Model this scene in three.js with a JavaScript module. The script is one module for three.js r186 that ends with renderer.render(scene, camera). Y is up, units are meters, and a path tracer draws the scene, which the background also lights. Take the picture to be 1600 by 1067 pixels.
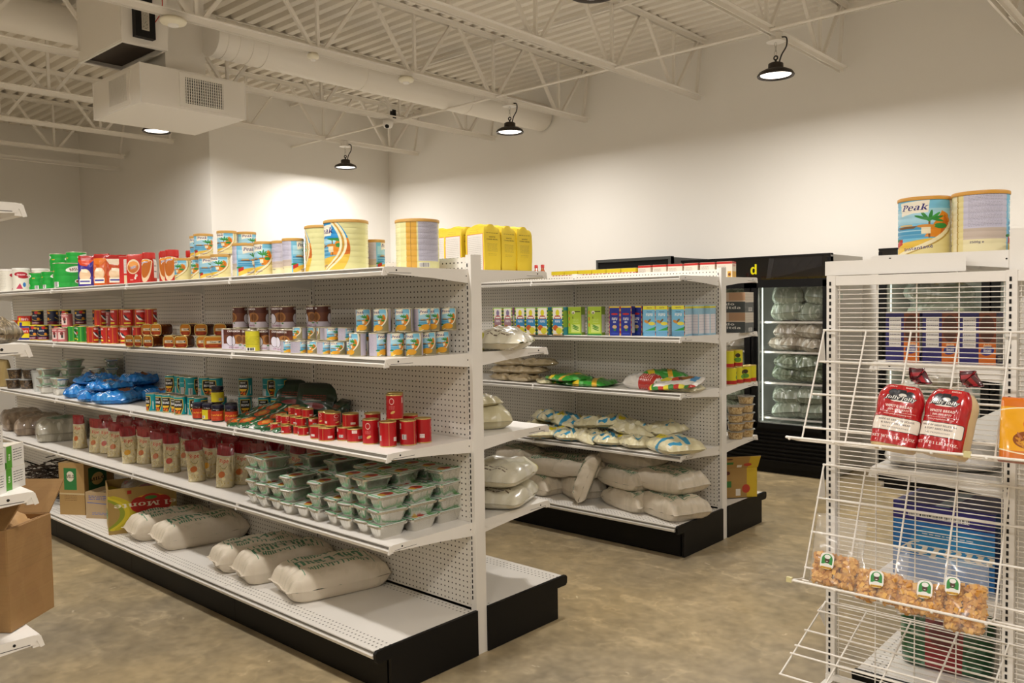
import * as THREE from 'three';
import { mergeGeometries, toCreasedNormals } from 'three/addons/utils/BufferGeometryUtils.js';
import { RectAreaLightUniformsLib } from 'three/addons/lights/RectAreaLightUniformsLib.js';
import { ImprovedNoise } from 'three/addons/math/ImprovedNoise.js';

/* ---------- camera, light, exposure ---------- */
const scene = new THREE.Scene();
scene.background = new THREE.Color(0x000000);
const camera = new THREE.PerspectiveCamera(44.87, 1600 / 1067, 0.05, 60);
camera.position.set(2.6493, 1.6084, 2.6818);
camera.up.set(-0.01892, 0.99888, -0.04335);
camera.lookAt(2.6493 - 0.66915, 1.6084 - 0.04487, 2.6818 - 0.74177);
const renderer = new THREE.WebGLRenderer({ antialias: true });
renderer.toneMapping = THREE.LinearToneMapping;
renderer.toneMappingExposure = 0.9;
renderer.shadowMap.enabled = true;
RectAreaLightUniformsLib.init();
const LAMP_COLOR = new THREE.Color().setRGB(1, 0.957, 0.912);
const LAMP_POWER = 300;
// hanging lamps: joist x, z along the joist
const LAMPS = [[-0.35, -3.95], [-3.39, -4.03], [-6.43, -4.12], [2.69, -4.05], [-6.43, -1.57], [-0.35, -1.42], [4.2, -1.42], [2.69, 1.33], [-0.35, 1.33], [-3.39, 1.33], [-6.43, 1.33], [2.69, 4.1], [-0.35, 4.1], [-3.39, 4.1], [4.21, 6.7], [1.17, 6.7], [-1.87, 6.7]];  // last three are unseen, added to raise the bounce light

/* ---------- helpers ---------- */
let seed = 12345;
const rnd = (a = 0, b = 1) => { seed = (seed * 1664525 + 1013904223) >>> 0; return a + (b - a) * (seed / 4294967296); };
const D = Math.PI / 180;
const noise = new ImprovedNoise();
const fbm = (x, y, z = 0, o = 4) => { let s = 0, a = 0.5, f = 1; for (let i = 0; i < o; i++) { s += a * noise.noise(x * f, y * f, z + i * 7.3); a *= 0.5; f *= 2.03; } return s; };
const used = {};
const numbered = (n) => { const k = used[n] = (used[n] ?? -1) + 1; return k ? n + '_' + String(k).padStart(3, '0') : n; };
const tag = (o, label, category, group) => { o.userData = { label, category }; if (group) o.userData.group = group; return o; };
function thing(name, label, category, pos = [0, 0, 0], turn = 0, group) {
  const o = new THREE.Group(); o.name = numbered(name); o.position.set(...pos); o.rotation.y = turn; scene.add(o);
  return tag(o, label, category, group);
}
function mesh(name, geo, m, parent, pos, extra) {
  const o = new THREE.Mesh(Array.isArray(geo) ? join(geo) : geo, m); o.name = name; o.castShadow = o.receiveShadow = true;
  if (pos) o.position.set(...pos); if (extra) Object.assign(o.userData, extra); (parent || scene).add(o); return o;
}
const struct = (name, geo, m) => mesh(name, geo, m, scene, null, { kind: 'structure' });
const join = (gs) => { gs = gs.map((g) => { g = g.index ? g.toNonIndexed() : g; for (const k of Object.keys(g.attributes)) if (!['position', 'normal', 'uv'].includes(k)) g.deleteAttribute(k); return g; }); return gs.length > 1 ? mergeGeometries(gs) : gs[0]; };
const bx = (w, h, d, x = 0, y = 0, z = 0) => new THREE.BoxGeometry(w, h, d).translate(x, y, z);
const bxm = (w, h, d, x = 0, y = 0, z = 0, s = 1) => { // box with uv in metres / s
  const g = bx(w, h, d, x, y, z), u = g.attributes.uv, dim = [[d, h], [d, h], [w, d], [w, d], [w, h], [w, h]];
  for (let i = 0; i < 24; i++) { const [a, b] = dim[i >> 2]; u.setXY(i, u.getX(i) * a / s, u.getY(i) * b / s); } return g;
};
const cyl = (r, h, x = 0, y = 0, z = 0, n = 20, r2 = r) => new THREE.CylinderGeometry(r2, r, h, n).translate(x, y, z);
function rod(a, b, r, n = 8) { // straight round bar between two points
  const A = new THREE.Vector3(...a), B = new THREE.Vector3(...b), d = B.clone().sub(A), g = new THREE.CylinderGeometry(r, r, d.length(), n);
  g.applyQuaternion(new THREE.Quaternion().setFromUnitVectors(new THREE.Vector3(0, 1, 0), d.normalize()));
  return g.translate(...A.add(B).multiplyScalar(0.5).toArray());
}
function bar(a, b, w, h) { // square bar between two points
  const A = new THREE.Vector3(...a), B = new THREE.Vector3(...b), d = B.clone().sub(A), g = new THREE.BoxGeometry(w, d.length(), h);
  g.applyQuaternion(new THREE.Quaternion().setFromUnitVectors(new THREE.Vector3(0, 1, 0), d.normalize()));
  return g.translate(...A.add(B).multiplyScalar(0.5).toArray());
}
const tube = (pts, r, seg = 24, n = 8) => new THREE.TubeGeometry(new THREE.CatmullRomCurve3(pts.map((p) => new THREE.Vector3(...p))), seg, r, n);
const lathe = (pts, n = 32) => new THREE.LatheGeometry(pts.map((p) => new THREE.Vector2(...p)), n);
// profile in (z, y), extruded along x from x0 to x0 + len
function profile(pts, len, x0 = 0) {
  const s = new THREE.Shape(); pts.forEach((p, i) => (i ? s.lineTo(...p) : s.moveTo(...p)));
  return new THREE.ExtrudeGeometry(s, { depth: len, bevelEnabled: false }).rotateY(-Math.PI / 2).translate(x0 + len, 0, 0);
}
const mk = (o) => new THREE.MeshPhysicalMaterial(o);
const mat = (c, roughness = 0.6, o = {}) => new THREE.MeshPhysicalMaterial({ color: c, roughness, ...o });
function tex(w, h, draw, o = {}) {
  const c = document.createElement('canvas'); c.width = w; c.height = h; draw(c.getContext('2d'), w, h);
  const t = new THREE.CanvasTexture(c); if (!o.data) t.colorSpace = THREE.SRGBColorSpace; t.anisotropy = 8;
  if (o.wrap !== false) t.wrapS = t.wrapT = THREE.RepeatWrapping; return t;
}
const rect = (g, c, x, y, w, h) => { g.fillStyle = c; g.fillRect(x, y, w, h); };
const ell = (g, c, x, y, a, b, r = 0) => { g.fillStyle = c; g.beginPath(); g.ellipse(x, y, a, b, r, 0, 7); g.fill(); };
const poly = (g, c, ...p) => { g.fillStyle = c; g.beginPath(); for (let i = 0; i < p.length; i += 2) (i ? g.lineTo(p[i], p[i + 1]) : g.moveTo(p[i], p[i + 1])); g.fill(); };
function txt(g, s, x, y, size, c, o = {}) {
  g.save(); g.translate(x, y); if (o.r) g.rotate(o.r); if (o.sx) g.scale(o.sx, 1);
  g.font = (o.i ? 'italic ' : '') + (o.b === false ? '' : 'bold ') + size + 'px ' + (o.f || 'sans-serif'); g.textAlign = o.a || 'center'; g.textBaseline = 'middle';
  if (o.st) { g.lineWidth = o.lw || size / 6; g.strokeStyle = o.st; g.lineJoin = 'round'; g.strokeText(s, 0, 0); }
  g.fillStyle = c; g.fillText(s, 0, 0); g.restore();
}
const lines = (g, c, x, y, w, n, dy, t = 2) => { for (let i = 0; i < n; i++) { let p = x; while (p < x + w) { const l = rnd(4, 22); rect(g, c, p, y + i * dy, Math.min(l, x + w - p), t); p += l + 4; } } };
const barcode = (g, x, y, w, h) => { rect(g, '#f4f2ee', x, y, w, h); for (let p = x + 3; p < x + w - 3; p += rnd(3, 6)) rect(g, '#222', p, y + 2, rnd(1, 3), h - 5); };
const mottled = (g, w, h, c, n, a, s) => { for (let i = 0; i < n; i++) { g.globalAlpha = rnd(0.2, 1) * a; ell(g, c, rnd(0, w), rnd(0, h), rnd(0.3, 1) * s, rnd(0.3, 1) * s, rnd(0, 3)); } g.globalAlpha = 1; };
const ORD = ['first', 'second', 'third', 'fourth', 'fifth', 'sixth', 'seventh', 'eighth', 'ninth', 'tenth', 'eleventh', 'twelfth'];
const nth = (i, n) => (i === 0 ? 'leftmost' : i === n - 1 ? 'rightmost' : ORD[i] ? (i + 1 <= Math.ceil(n / 2) ? ORD[i] + ' from left' : ORD[n - 1 - i] + ' from right') : ORD[n - 1 - i] + ' from right');
const protos = {};
// one of a kind built once, further ones cloned (parts too) under the next number
function copyOf(key, name, make, label, category, [x, y, z], turn = 0, group) {
  let o = protos[key];
  if (!o) { o = protos[key] = new THREE.Group(); o.name = numbered(name); make(o); } else { o = o.clone(); o.name = numbered(name); }
  o.position.set(x, y, z); o.rotation.set(0, turn, 0); o.scale.set(1, 1, 1); scene.add(o); return tag(o, label, category, group);
}

/* ---------- materials of the place ---------- */
const pegTex = tex(256, 256, (g, w, h) => { rect(g, '#e9e4da', 0, 0, w, h); for (let i = 0; i < 4; i++) for (let j = 0; j < 4; j++) { ell(g, '#cdc6b8', i * 64 + 32, j * 64 + 32, 11, 11); ell(g, '#191613', i * 64 + 32, j * 64 + 32, 9, 9); } });
const deckTex = tex(512, 512, (g, w, h) => { rect(g, '#ece8e1', 0, 0, w, h); for (let i = 0; i < 16; i++) for (const y of [18, 42, 440, 464, 488]) ell(g, '#4a443c', i * 32 + (y % 4 ? 8 : 24), y, 5, 4); });
const floorTex = (() => {
  const n = 1024, c = new Uint8Array(n * n * 4), r = new Uint8Array(n * n * 4);
  for (let j = 0; j < n; j++) for (let i = 0; i < n; i++) {
    const x = i / n * 8, y = j / n * 8, wx = Math.min(i, n - i) / n * 16, wy = Math.min(j, n - j) / n * 16;
    const a = fbm(wx * 0.45, wy * 0.45, 1.7, 5), b = fbm(wx * 2.3, wy * 2.1, 9.1, 4), s = fbm(wx * 14, wy * 13, 3.3, 2), k = Math.abs(fbm(wx * 1.1 + b, wy * 1.1, 20, 4));
    let v = 1 + a * 0.2 + b * 0.11 + s * 0.14 + fbm(wx * 5 + 4, wy * 6, 31, 3) * 0.16; const warm = 0.5 + a * 1.1 + b * 0.4;
    const vein = Math.max(0, 1 - k * 26) * 0.22 * Math.max(0, b + 0.35); v += vein;
    const q = (j * n + i) * 4; c[q] = Math.min(255, 162 * v + warm * 9); c[q + 1] = Math.min(255, 148 * v + warm * 3); c[q + 2] = Math.min(255, 122 * v - warm * 9); c[q + 3] = 255;
    r[q] = r[q + 1] = r[q + 2] = Math.max(72, Math.min(255, 255 * (0.34 + b * 0.25 + s * 0.2 + Math.max(0, -a) * 0.3))); r[q + 3] = 255;
  }
  for (let m = 0; m < 260; m++) { const x0 = Math.floor(rnd(0, n)), y0 = Math.floor(rnd(0, n)), len = Math.floor(rnd(1, 6)), add = rnd(18, 60), an = rnd(0, 3.1); for (let t = 0; t < len; t++) { const q = (((y0 + Math.round(t * Math.sin(an)) + n) % n) * n + ((x0 + Math.round(t * Math.cos(an)) + n) % n)) * 4; for (let e = 0; e < 3; e++) c[q + e] = Math.min(255, c[q + e] + add); } }
  const T = (d, srgb) => { const t = new THREE.DataTexture(d, n, n); t.magFilter = THREE.LinearFilter; t.minFilter = THREE.LinearMipmapLinearFilter; t.generateMipmaps = true; t.wrapS = t.wrapT = THREE.RepeatWrapping; if (srgb) t.colorSpace = THREE.SRGBColorSpace; t.needsUpdate = true; return t; };
  return [T(c, true), T(r, false)];
})();
const M = {
  wall: mat(0xf0ece4, 0.85), paint: mat(0xede7dc, 0.6), deckPaint: mat(0xece5d8, 0.7),
  floor: mk({ map: floorTex[0], roughnessMap: floorTex[1], roughness: 1 }),
  steel: mat(0xeeeae3, 0.42), peg: mat(0xffffff, 0.5, { map: pegTex }), deck: mat(0xffffff, 0.4, { map: deckTex }),
  lipShade: mat(0x98938a, 0.5), wire: mat(0xf0ebe2, 0.35), slot: mat(0x14110f, 0.8), black: mat(0x070606, 0.5, { specularIntensity: 0.5 }), blackGloss: mat(0x060606, 0.12, { clearcoat: 0.6 }), darkGrey: mat(0x2f2f2e, 0.4),  // first one: shade in the price lip channel, given as colour
  lampBody: mat(0x3a332d, 0.45, { metalness: 0.5 }), chrome: mat(0xc8c4bc, 0.3, { metalness: 0.9 }), tin: mat(0xcfc8b0, 0.3, { metalness: 0.85 }), goldTin: mat(0xd9c27c, 0.3, { metalness: 0.8 }),
  glow: mk({ color: 0xffffff, emissive: 0xfff6ea, emissiveIntensity: 4 }), led: mk({ color: 0xffffff, emissive: 0xf0fff0, emissiveIntensity: 1.2 }),
  glass: mk({ color: 0xffffff, roughness: 0.02, transmission: 1, thickness: 0, ior: 1.45 }), film: mk({ color: 0xffffff, roughness: 0.16, transmission: 0.92, thickness: 0, ior: 1.35 }), clear: mk({ color: 0xf4f6f4, roughness: 0.16, transmission: 0.7, thickness: 0 }),
  foil: mat(0xd9d7d0, 0.26, { metalness: 0.9 }), goldLid: mat(0xc79a4e, 0.5), redLid: mat(0xc4261c, 0.4), white: mat(0xf1ede6, 0.5), redSeal: mat(0x8e1a1f, 0.3, { clearcoat: 0.5 }), cord: mat(0x17130f, 0.5), fridgeSide: mat(0xb9b4aa, 0.5), fridgeIn: mat(0xe9eee6, 0.5),
};

/* ---------- the room ---------- */
{
  const T = 0.2, H = 4.62;
  struct('floor', (() => { const g = new THREE.BoxGeometry(20, 0.2, 15); const u = g.attributes.uv, p = g.attributes.position; g.translate(-2.2, -0.1, 1.2); for (let i = 0; i < u.count; i++) u.setXY(i, p.getX(i) / 8, p.getZ(i) / 8); return g; })(), M.floor);
  struct('wall_back', bx(14.4, H, T, 0, H / 2, -5.5 - T / 2), M.wall);
  struct('wall_return', bx(T, H, 2.9 - T, -7.2 - T / 2, H / 2, -5.5 + 1.35), M.wall);
  struct('wall_recess', bx(4.15 + T, H, T, -7.2 - (4.15 + T) / 2, H / 2, -2.6 - T / 2), M.wall);
  struct('wall_left', bx(T, H, 10.8, -11.35 - T / 2, H / 2, 2.6), M.wall);
  struct('wall_right', bx(T, H, 13.5, 7.2 + T / 2, H / 2, 1.25), M.wall);
  struct('wall_front', bx(18.55, H, T, -2.07, H / 2, 8 + T / 2), M.wall);
  const ceiling = new THREE.Group(); ceiling.name = 'ceiling'; ceiling.userData.kind = 'structure'; scene.add(ceiling);
  // ribbed steel deck, ribs along x
  const pts = [], P = 0.1524; for (let z = -5.5; z < 8; z += P) pts.push([z, 4.432], [z + 0.068, 4.432], [z + 0.088, 4.484], [z + 0.132, 4.484]);
  pts.push([8, 4.432], [8, 4.6], [-5.5, 4.6]);
  mesh('roof_deck', profile(pts, 18.55, -11.35), M.deckPaint, ceiling);
  // open-web joists along z
  const Lbar = (s, y, up) => { const a = 0.045, t = 0.006, g = 0.016; const q = up ? [[g, y], [g + a, y], [g + a, y + t], [g + t, y + t], [g + t, y + a], [g, y + a]] : [[g, y], [g + t, y], [g + t, y + a - t], [g + a, y + a - t], [g + a, y + a], [g, y + a]]; return q.map(([h, v]) => [h * s, v]); };
  const alongZ = (q, z0, z1) => { const s = new THREE.Shape(); q.forEach((p, i) => (i ? s.lineTo(...p) : s.moveTo(...p))); return new THREE.ExtrudeGeometry(s, { depth: z1 - z0, bevelEnabled: false }).translate(0, 0, z0); };
  const JX = [-9.47, -7.95, -6.43, -4.91, -3.39, -1.87, -0.35, 1.17, 2.69, 4.21, 5.73];
  for (const x of JX) {
    const j = new THREE.Group(); j.name = 'joist'; j.position.x = x; ceiling.add(j);
    const z0 = x < -7.2 ? -2.6 : -5.5, z1 = 7.9;
    mesh('bottom_chord', [1, -1].map((s) => alongZ(Lbar(s, 3.775, false), z0 + 0.1, z1)), M.paint, j);
    mesh('top_chord', [1, -1].map((s) => alongZ(Lbar(s, 4.385, false), z0, z1)), M.paint, j);
    mesh('web', bar([0, 3.82, z0 + 0.16], [0, 4.4, z0 + 0.06], 0.028, 0.028), M.paint, j);
    for (let z = -4.88; z < 4; z += 1.1) if (z > z0 + 0.3) {
      const low = 3.81, hi = 4.41;
      mesh('web', bar([0, low, z - 0.05], [0, hi, z - 0.5], 0.03, 0.03), M.paint, j); mesh('web', bar([0, low, z], [0, hi, z], 0.026, 0.026), M.paint, j); mesh('web', bar([0, low, z + 0.05], [0, hi, z + 0.5], 0.03, 0.03), M.paint, j);
      mesh('gusset', bx(0.012, 0.07, 0.2, 0, 3.82, z), M.paint, j);
    }
  }
  mesh('bridging', rod([-7.2, 3.8, -3.8], [6.4, 3.8, -3.8], 0.013), M.paint, ceiling);
    mesh('bridging', bar([-7.2, 4.36, -3.8], [6.4, 4.36, -3.8], 0.03, 0.03), M.paint, ceiling);
  mesh('beam', [bx(0.05, 0.008, 9, -9.72, 3.64, 1.95), bx(0.008, 0.05, 9, -9.72, 3.665, 1.95)], M.paint, ceiling);
  // wall bearing angle where the deck meets the back wall
  struct('trim_1', bx(14.4, 0.09, 0.02, 0, 4.39, -5.49), M.paint);
}

/* ---------- hanging lamps ---------- */
{
  const rowName = (z) => (z < -3 ? 'back row' : z < 0 ? 'second row' : z < 3 ? 'third row' : z < 5 ? 'fourth row' : 'added front row');
  const LABEL = { '-0.35,-3.95': 'round hanging lamp near right end of the back wall', '-3.39,-4.03': 'round hanging lamp over the far gondola, middle of the back row', '-6.43,-4.12': 'round hanging lamp in the bright corner of the back row', '-6.43,-1.57': 'round hanging lamp half hidden below the air diffuser box' };
  const LY = (x, z) => (x === -6.43 && z === -1.57 ? 3.59 : 3.48);
  LAMPS.forEach(([x, z], i) => {
    const make = (t) => {
      mesh('canopy', [cyl(0.055, 0.06, 0, 0.3, 0), cyl(0.075, 0.006, 0, 0.262, 0, 28)], M.paint, t);
      mesh('chain', [new THREE.TorusGeometry(0.016, 0.003, 6, 14).scale(0.6, 1.4, 1).translate(0, 0.238, 0), new THREE.TorusGeometry(0.016, 0.003, 6, 14).scale(0.6, 1.4, 1).rotateY(1.57).translate(0, 0.204, 0), new THREE.TorusGeometry(0.016, 0.003, 6, 14).scale(0.6, 1.4, 1).translate(0, 0.17, 0)], M.chrome, t);
      mesh('hook', [new THREE.TorusGeometry(0.016, 0.006, 8, 16).translate(0, 0.13, 0), cyl(0.009, 0.04, 0, 0.1, 0)], M.cord, t);
      mesh('driver', lathe([[0, 0.09], [0.045, 0.09], [0.06, 0.082], [0.062, 0.03], [0.072, 0.026], [0.072, 0.0]], 28), M.lampBody, t);
      mesh('reflector', lathe([[0.06, 0.034], [0.1, 0.03], [0.135, 0.012], [0.15, -0.012], [0.146, -0.022], [0.13, -0.014], [0.12, -0.004], [0, -0.004]], 40), M.lampBody, t);
      mesh('lens', lathe([[0, -0.012], [0.08, -0.012], [0.122, -0.008], [0.124, -0.005]], 36), M.glow, t);
      mesh('cord', tube([[0.05, 0.29, 0], [0.1, 0.27, 0.02], [0.105, 0.2, 0.03], [0.06, 0.14, 0.02], [0.03, 0.09, 0]], 0.006, 20, 6), M.cord, t);
    };
    copyOf('lamp', 'pendant_lamp', make, LABEL[[x, z]] || `round hanging lamp outside the view, ${rowName(z)}, at joist ${ORD[Math.round((x + 9.47) / 1.52)]}`, 'lamp', [x, LY(x, z), z], i * 0.2, 'round hanging lamps');
    const l = new THREE.RectAreaLight(LAMP_COLOR, LAMP_POWER, 0.22, 0.22); l.position.set(x, LY(x, z) - 0.018, z); l.rotation.x = -Math.PI / 2; l.castShadow = true; l.name = 'lamp_light'; scene.add(l);
  });
}

/* ---------- air handling and ceiling fittings ---------- */
{
  const t = thing('air_diffuser', 'white square air diffuser box with two grilles hung from joists', 'air vent', [-4.525, 3.28, -0.805]);
  const w = 0.93, h = 0.32;
  mesh('casing', [bx(w, 0.012, w, 0, 0.006, 0), bx(w, 0.012, w, 0, h - 0.006, 0), bx(0.012, h - 0.024, w, -w / 2 + 0.006, h / 2, 0), bx(0.012, h - 0.024, w, w / 2 - 0.006, h / 2, 0), bx(w - 0.024, h - 0.024, 0.012, 0, h / 2, w / 2 - 0.006), bx(w - 0.024, h - 0.024, 0.012, 0, h / 2, -w / 2 + 0.006)], M.paint, t);
  for (const s of [-1, 1]) for (const k of [-1, 1]) mesh('seam', bx(0.006, h, 0.006, s * w / 2, h / 2, k * w / 2), M.steel, t);
  const grille = (turn, x, z, gw) => {
    const g = mesh('grille', [bx(gw + 0.1, 0.035, 0.012, 0, 0.125, 0), bx(gw + 0.1, 0.035, 0.012, 0, -0.125, 0), bx(0.05, 0.215, 0.012, -gw / 2 - 0.025, 0, 0), bx(0.05, 0.215, 0.012, gw / 2 + 0.025, 0, 0)], M.paint, t); g.position.set(x, h / 2, z); g.rotation.y = turn;
    mesh('opening', bx(gw, 0.215, 0.004, 0, 0, -0.002), M.slot, g);
    const n = Math.round(gw / 0.02); for (let i = 0; i < n; i++) mesh('louvre', bx(0.007, 0.215, 0.014, -gw / 2 + (i + 0.5) * gw / n, 0, 0.004), M.paint, g);
    for (let i = 0; i < 9; i++) mesh('louvre', bx(gw, 0.004, 0.008, 0, -0.096 + i * 0.024, 0.003), M.paint, g);
  };
  grille(Math.PI / 2, w / 2 + 0.004, -0.08, 0.34); grille(0, 0.06, w / 2 + 0.004, 0.34);
  const u = thing('air_return', 'white return air box with open dark underside and black control box', 'air box', [-4.475, 3.74, -0.385]);
  const W = 0.85, Dp = 0.37, Hh = 0.68;
  mesh('casing', [bx(W, Hh, 0.012, 0, Hh / 2, Dp / 2), bx(W, Hh, 0.012, 0, Hh / 2, -Dp / 2), bx(0.012, Hh, Dp, W / 2, Hh / 2, 0), bx(0.012, Hh, Dp, -W / 2, Hh / 2, 0), bx(W, 0.01, Dp, 0, Hh - 0.01, 0)], M.paint, u);
  mesh('flange', [bx(W + 0.004, 0.01, 0.022, 0, -0.004, Dp / 2 - 0.01), bx(W + 0.004, 0.01, 0.022, 0, -0.004, -Dp / 2 + 0.01), bx(0.04, 0.01, Dp - 0.046, W / 2 - 0.018, -0.004, 0), bx(0.04, 0.01, Dp - 0.046, -W / 2 + 0.018, -0.004, 0)], M.paint, u);
  mesh('filter', bx(W - 0.04, 0.01, Dp - 0.04, 0, 0.035, 0), mat(0x4a4037, 0.9), u);
  const c = mesh('control_box', [bx(0.06, 0.26, 0.16, 0, 0, 0), bx(0.07, 0.02, 0.18, 0, 0.13, 0), bx(0.064, 0.16, 0.12, 0, 0.2, 0)], M.black, u); c.position.set(W / 2 + 0.035, 0.17, 0.02);
  mesh('label', bx(0.002, 0.15, 0.06, 0.031, 0, 0.0), mat(0xcfcac0, 0.6, { map: tex(64, 160, (g, w2, h2) => { rect(g, '#e4e0d8', 0, 0, w2, h2); lines(g, '#444', 6, 10, 50, 12, 12, 4); }) }), c);
  mesh('wire', tube([[0, 0.3, -0.1], [0.02, 0.24, -0.14], [0.02, 0.12, -0.14], [0, 0.03, -0.1], [0, 0.0, -0.08]], 0.004, 20, 6), mat(0xc0392b, 0.5), c);
  const pl = thing('supply_plenum', 'tall plain white plenum above the square diffuser box', 'air duct', [-4.565, 3.6, -0.84]);
  mesh('casing', bx(0.57, 0.82, 0.36, 0, 0.41, 0), M.paint, pl); mesh('collar', bx(0.61, 0.03, 0.4, 0, 0.02, 0), M.paint, pl);
  const duct = (name, label, x, y, r, z0, z1, rings) => {
    const d = thing(name, label, 'air duct', [x, y, 0]);
    mesh('pipe', new THREE.CylinderGeometry(r, r, z1 - z0, 36).rotateX(Math.PI / 2).translate(0, 0, (z0 + z1) / 2), M.paint, d);
    for (const z of rings) mesh('seam', new THREE.TorusGeometry(r + 0.001, 0.004, 6, 36).translate(0, 0, z), M.paint, d);
  };
  duct('round_duct', 'long round white duct running from the plenum to back wall', -4.15, 3.97, 0.17, -5.48, -1.0, [-1.09, -1.2, -1.33, -1.48, -2.6, -4.1]);
  duct('round_duct', 'round white duct at upper left behind the return box', -5.5, 4.22, 0.165, -0.45, 6, [0.3, 1.6]);
  const det = (name, label, x, z, r) => { const o = thing(name, label, 'detector', [x, 3.775, z]); mesh('base', lathe([[0, 0], [r * 0.8, 0], [r * 0.8, -0.012], [r, -0.014], [r, -0.03], [r * 0.9, -0.042], [r * 0.5, -0.05], [0, -0.05]], 32), mat(0xede6cf, 0.5), o); mesh('sensor', lathe([[r * 0.42, -0.048], [r * 0.4, -0.062], [0, -0.066]], 24), M.white, o); return o; };
  det('smoke_detector', 'cream smoke detector beside the return air box', -3.39, -0.3, 0.095); det('smoke_detector', 'smoke detector halfway along the joist above the round duct', -3.39, -2.57, 0.075);
  const ind = det('smoke_detector', 'small shining white disc detector on the joist near the diffuser', -3.39, -1.53, 0.05);
  const cam2 = thing('security_camera', 'small white dome security camera under the joist by the duct', 'camera', [-4.91, 3.77, -3.6]);
  mesh('housing', lathe([[0, 0], [0.06, 0], [0.06, -0.05], [0.045, -0.085], [0, -0.1]], 28), M.white, cam2); mesh('lens', new THREE.SphereGeometry(0.026, 16, 12).translate(0.02, -0.075, 0.03), M.black, cam2);
  mesh('mount', [bx(0.05, 0.1, 0.05, 0, 0.08, -0.08)], M.black, cam2);
  mesh('cable', tube([[0, 0.0, 0], [0.06, 0.14, 0.04], [0.02, 0.2, 0.1], [0, 0.05, 0.16]], 0.01, 20, 6), M.paint, cam2);
}

/* ---------- gondola shelving ---------- */
function gondola(name, label, pos, turn, o) {
  const t = thing(name, label, 'shelving', pos, turn), { n, L, H, d, db, dk, hb } = o, hz = 0.033;
  const slots = (x) => { const g = []; for (let y = hb + 0.06; y < H - 0.03; y += 0.0254) for (const s of [-1, 1]) g.push(bx(0.005, 0.016, 0.003, x, y, s * (hz + 0.0005))); return g; };
  for (let k = 0; k <= n; k++) {
    const x = -k * L, u = mesh('upright', bx(0.034, H, hz * 2, x, H / 2, 0), M.steel, t);
    mesh('slots', slots(x - 0.006 + (k ? 0.006 : 0)), M.slot, u, null, { kind: 'stuff' });
  }
  for (let k = 0; k < n; k++) {
    const xc = -(k + 0.5) * L, w = L - 0.036;
    for (const s of [-1, 1]) {
      mesh('back_panel', bxm(w, H - hb - 0.02, 0.006, xc, hb + (H - hb - 0.02) / 2 + 0.01, s * (hz - 0.008), 0.1016), M.peg, t);
      const lip = (dd) => { const q = [[dd - 0.024, 0], [dd - 0.005, 0.001], [dd - 0.004, -0.003], [dd - 0.018, -0.005], [dd - 0.018, -0.018], [dd + 0.002, -0.017], [dd + 0.004, -0.02], [dd - 0.002, -0.034], [dd - 0.024, -0.034]]; return q.map(([z, y]) => [z * s, y]); };
      for (const y of s > 0 ? o.front : o.rear) {
        const sh = mesh('shelf', [bx(w + 0.028, 0.006, d - 0.055, 0, -0.003, s * (d / 2 + 0.005)), bx(w + 0.02, 0.02, 0.004, 0, -0.016, s * (d - 0.1))], M.steel, t, [xc, y, 0]);
        mesh('price_lip', profile(lip(d), w + 0.03, -(w + 0.03) / 2), M.steel, sh); mesh('shade_strip', bx(w + 0.026, 0.012, 0.002, 0, -0.0115, s * (d - 0.0168)), M.lipShade, sh);  // grey band puts the shade of the lip channel into colour
        const e = d, br = [[hz, 0], [e - 0.02, 0.002], [e - 0.002, -0.003], [e + 0.007, -0.034], [e - 0.004, -0.037], [e - 0.013, -0.014], [e - 0.018, -0.026], [e * 0.45, -0.043], [hz, -0.062]].map(([z, yy]) => [z * s, yy]);
        for (const q of [1, -1]) {
          const b = mesh('bracket', profile(br, 0.003, q * (w / 2 + 0.0155) - 0.0015), M.steel, sh);
          if (k === 0 && q > 0) { mesh('bolt_hole', cyl(0.004, 0.003).rotateZ(Math.PI / 2).translate(w / 2 + 0.0165, -0.012, s * (d - 0.07)), M.slot, b); mesh('groove', bx(0.002, 0.0016, 0.12, w / 2 + 0.0165, -0.0225, s * (d - 0.09)), M.slot, b); mesh('bolt_hole', cyl(0.003, 0.003).rotateZ(Math.PI / 2).translate(w / 2 + 0.0165, -0.03, s * (hz + 0.012)), M.slot, b); }
        }
      }
      const dk2 = mesh('base_deck', (() => { const g = bx(w + 0.03, 0.008, db - hz - 0.012, xc, hb - 0.004, s * (db + hz - 0.012) / 2), u = g.attributes.uv; for (let i = 8; i < 12; i++) u.setXY(i, u.getX(i) * L / 0.4, s > 0 ? u.getY(i) : 1 - u.getY(i)); return g; })(), M.deck, t);
      mesh('price_lip', profile(lip(db).map(([z, y]) => [z, y + hb]), w + 0.032, xc - (w + 0.032) / 2), M.steel, dk2); mesh('shade_strip', bx(w + 0.026, 0.012, 0.002, xc, hb - 0.0115, s * (db - 0.0168)), M.lipShade, dk2);  // same grey band for shade under the deck edge
      mesh('kick_plate', bx(w + 0.034, hb - 0.02, 0.012, xc, (hb - 0.02) / 2 + 0.004, s * (dk - 0.006)), M.black, t);
    }
  }
  for (const s of [-1, 1]) for (const q of [0, 1]) {
    const e = [[hz, 0.002], [dk, 0.002], [dk, hb - 0.045], [db - 0.005, hb - 0.045], [db + 0.006, hb - 0.035], [db + 0.008, hb - 0.004], [db - 0.002, hb + 0.006], [hz, hb + 0.006]].map(([z, y]) => [z * s, y]);
    mesh('base_end_panel', profile(e, 0.016, q ? -n * L - 0.026 : 0.01), M.black, t);
  }
  return t;
}
const LV1 = [1.769, 1.39, 0.9975, 0.6137], LV2 = [1.772, 1.387, 1.029, 0.637];
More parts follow.
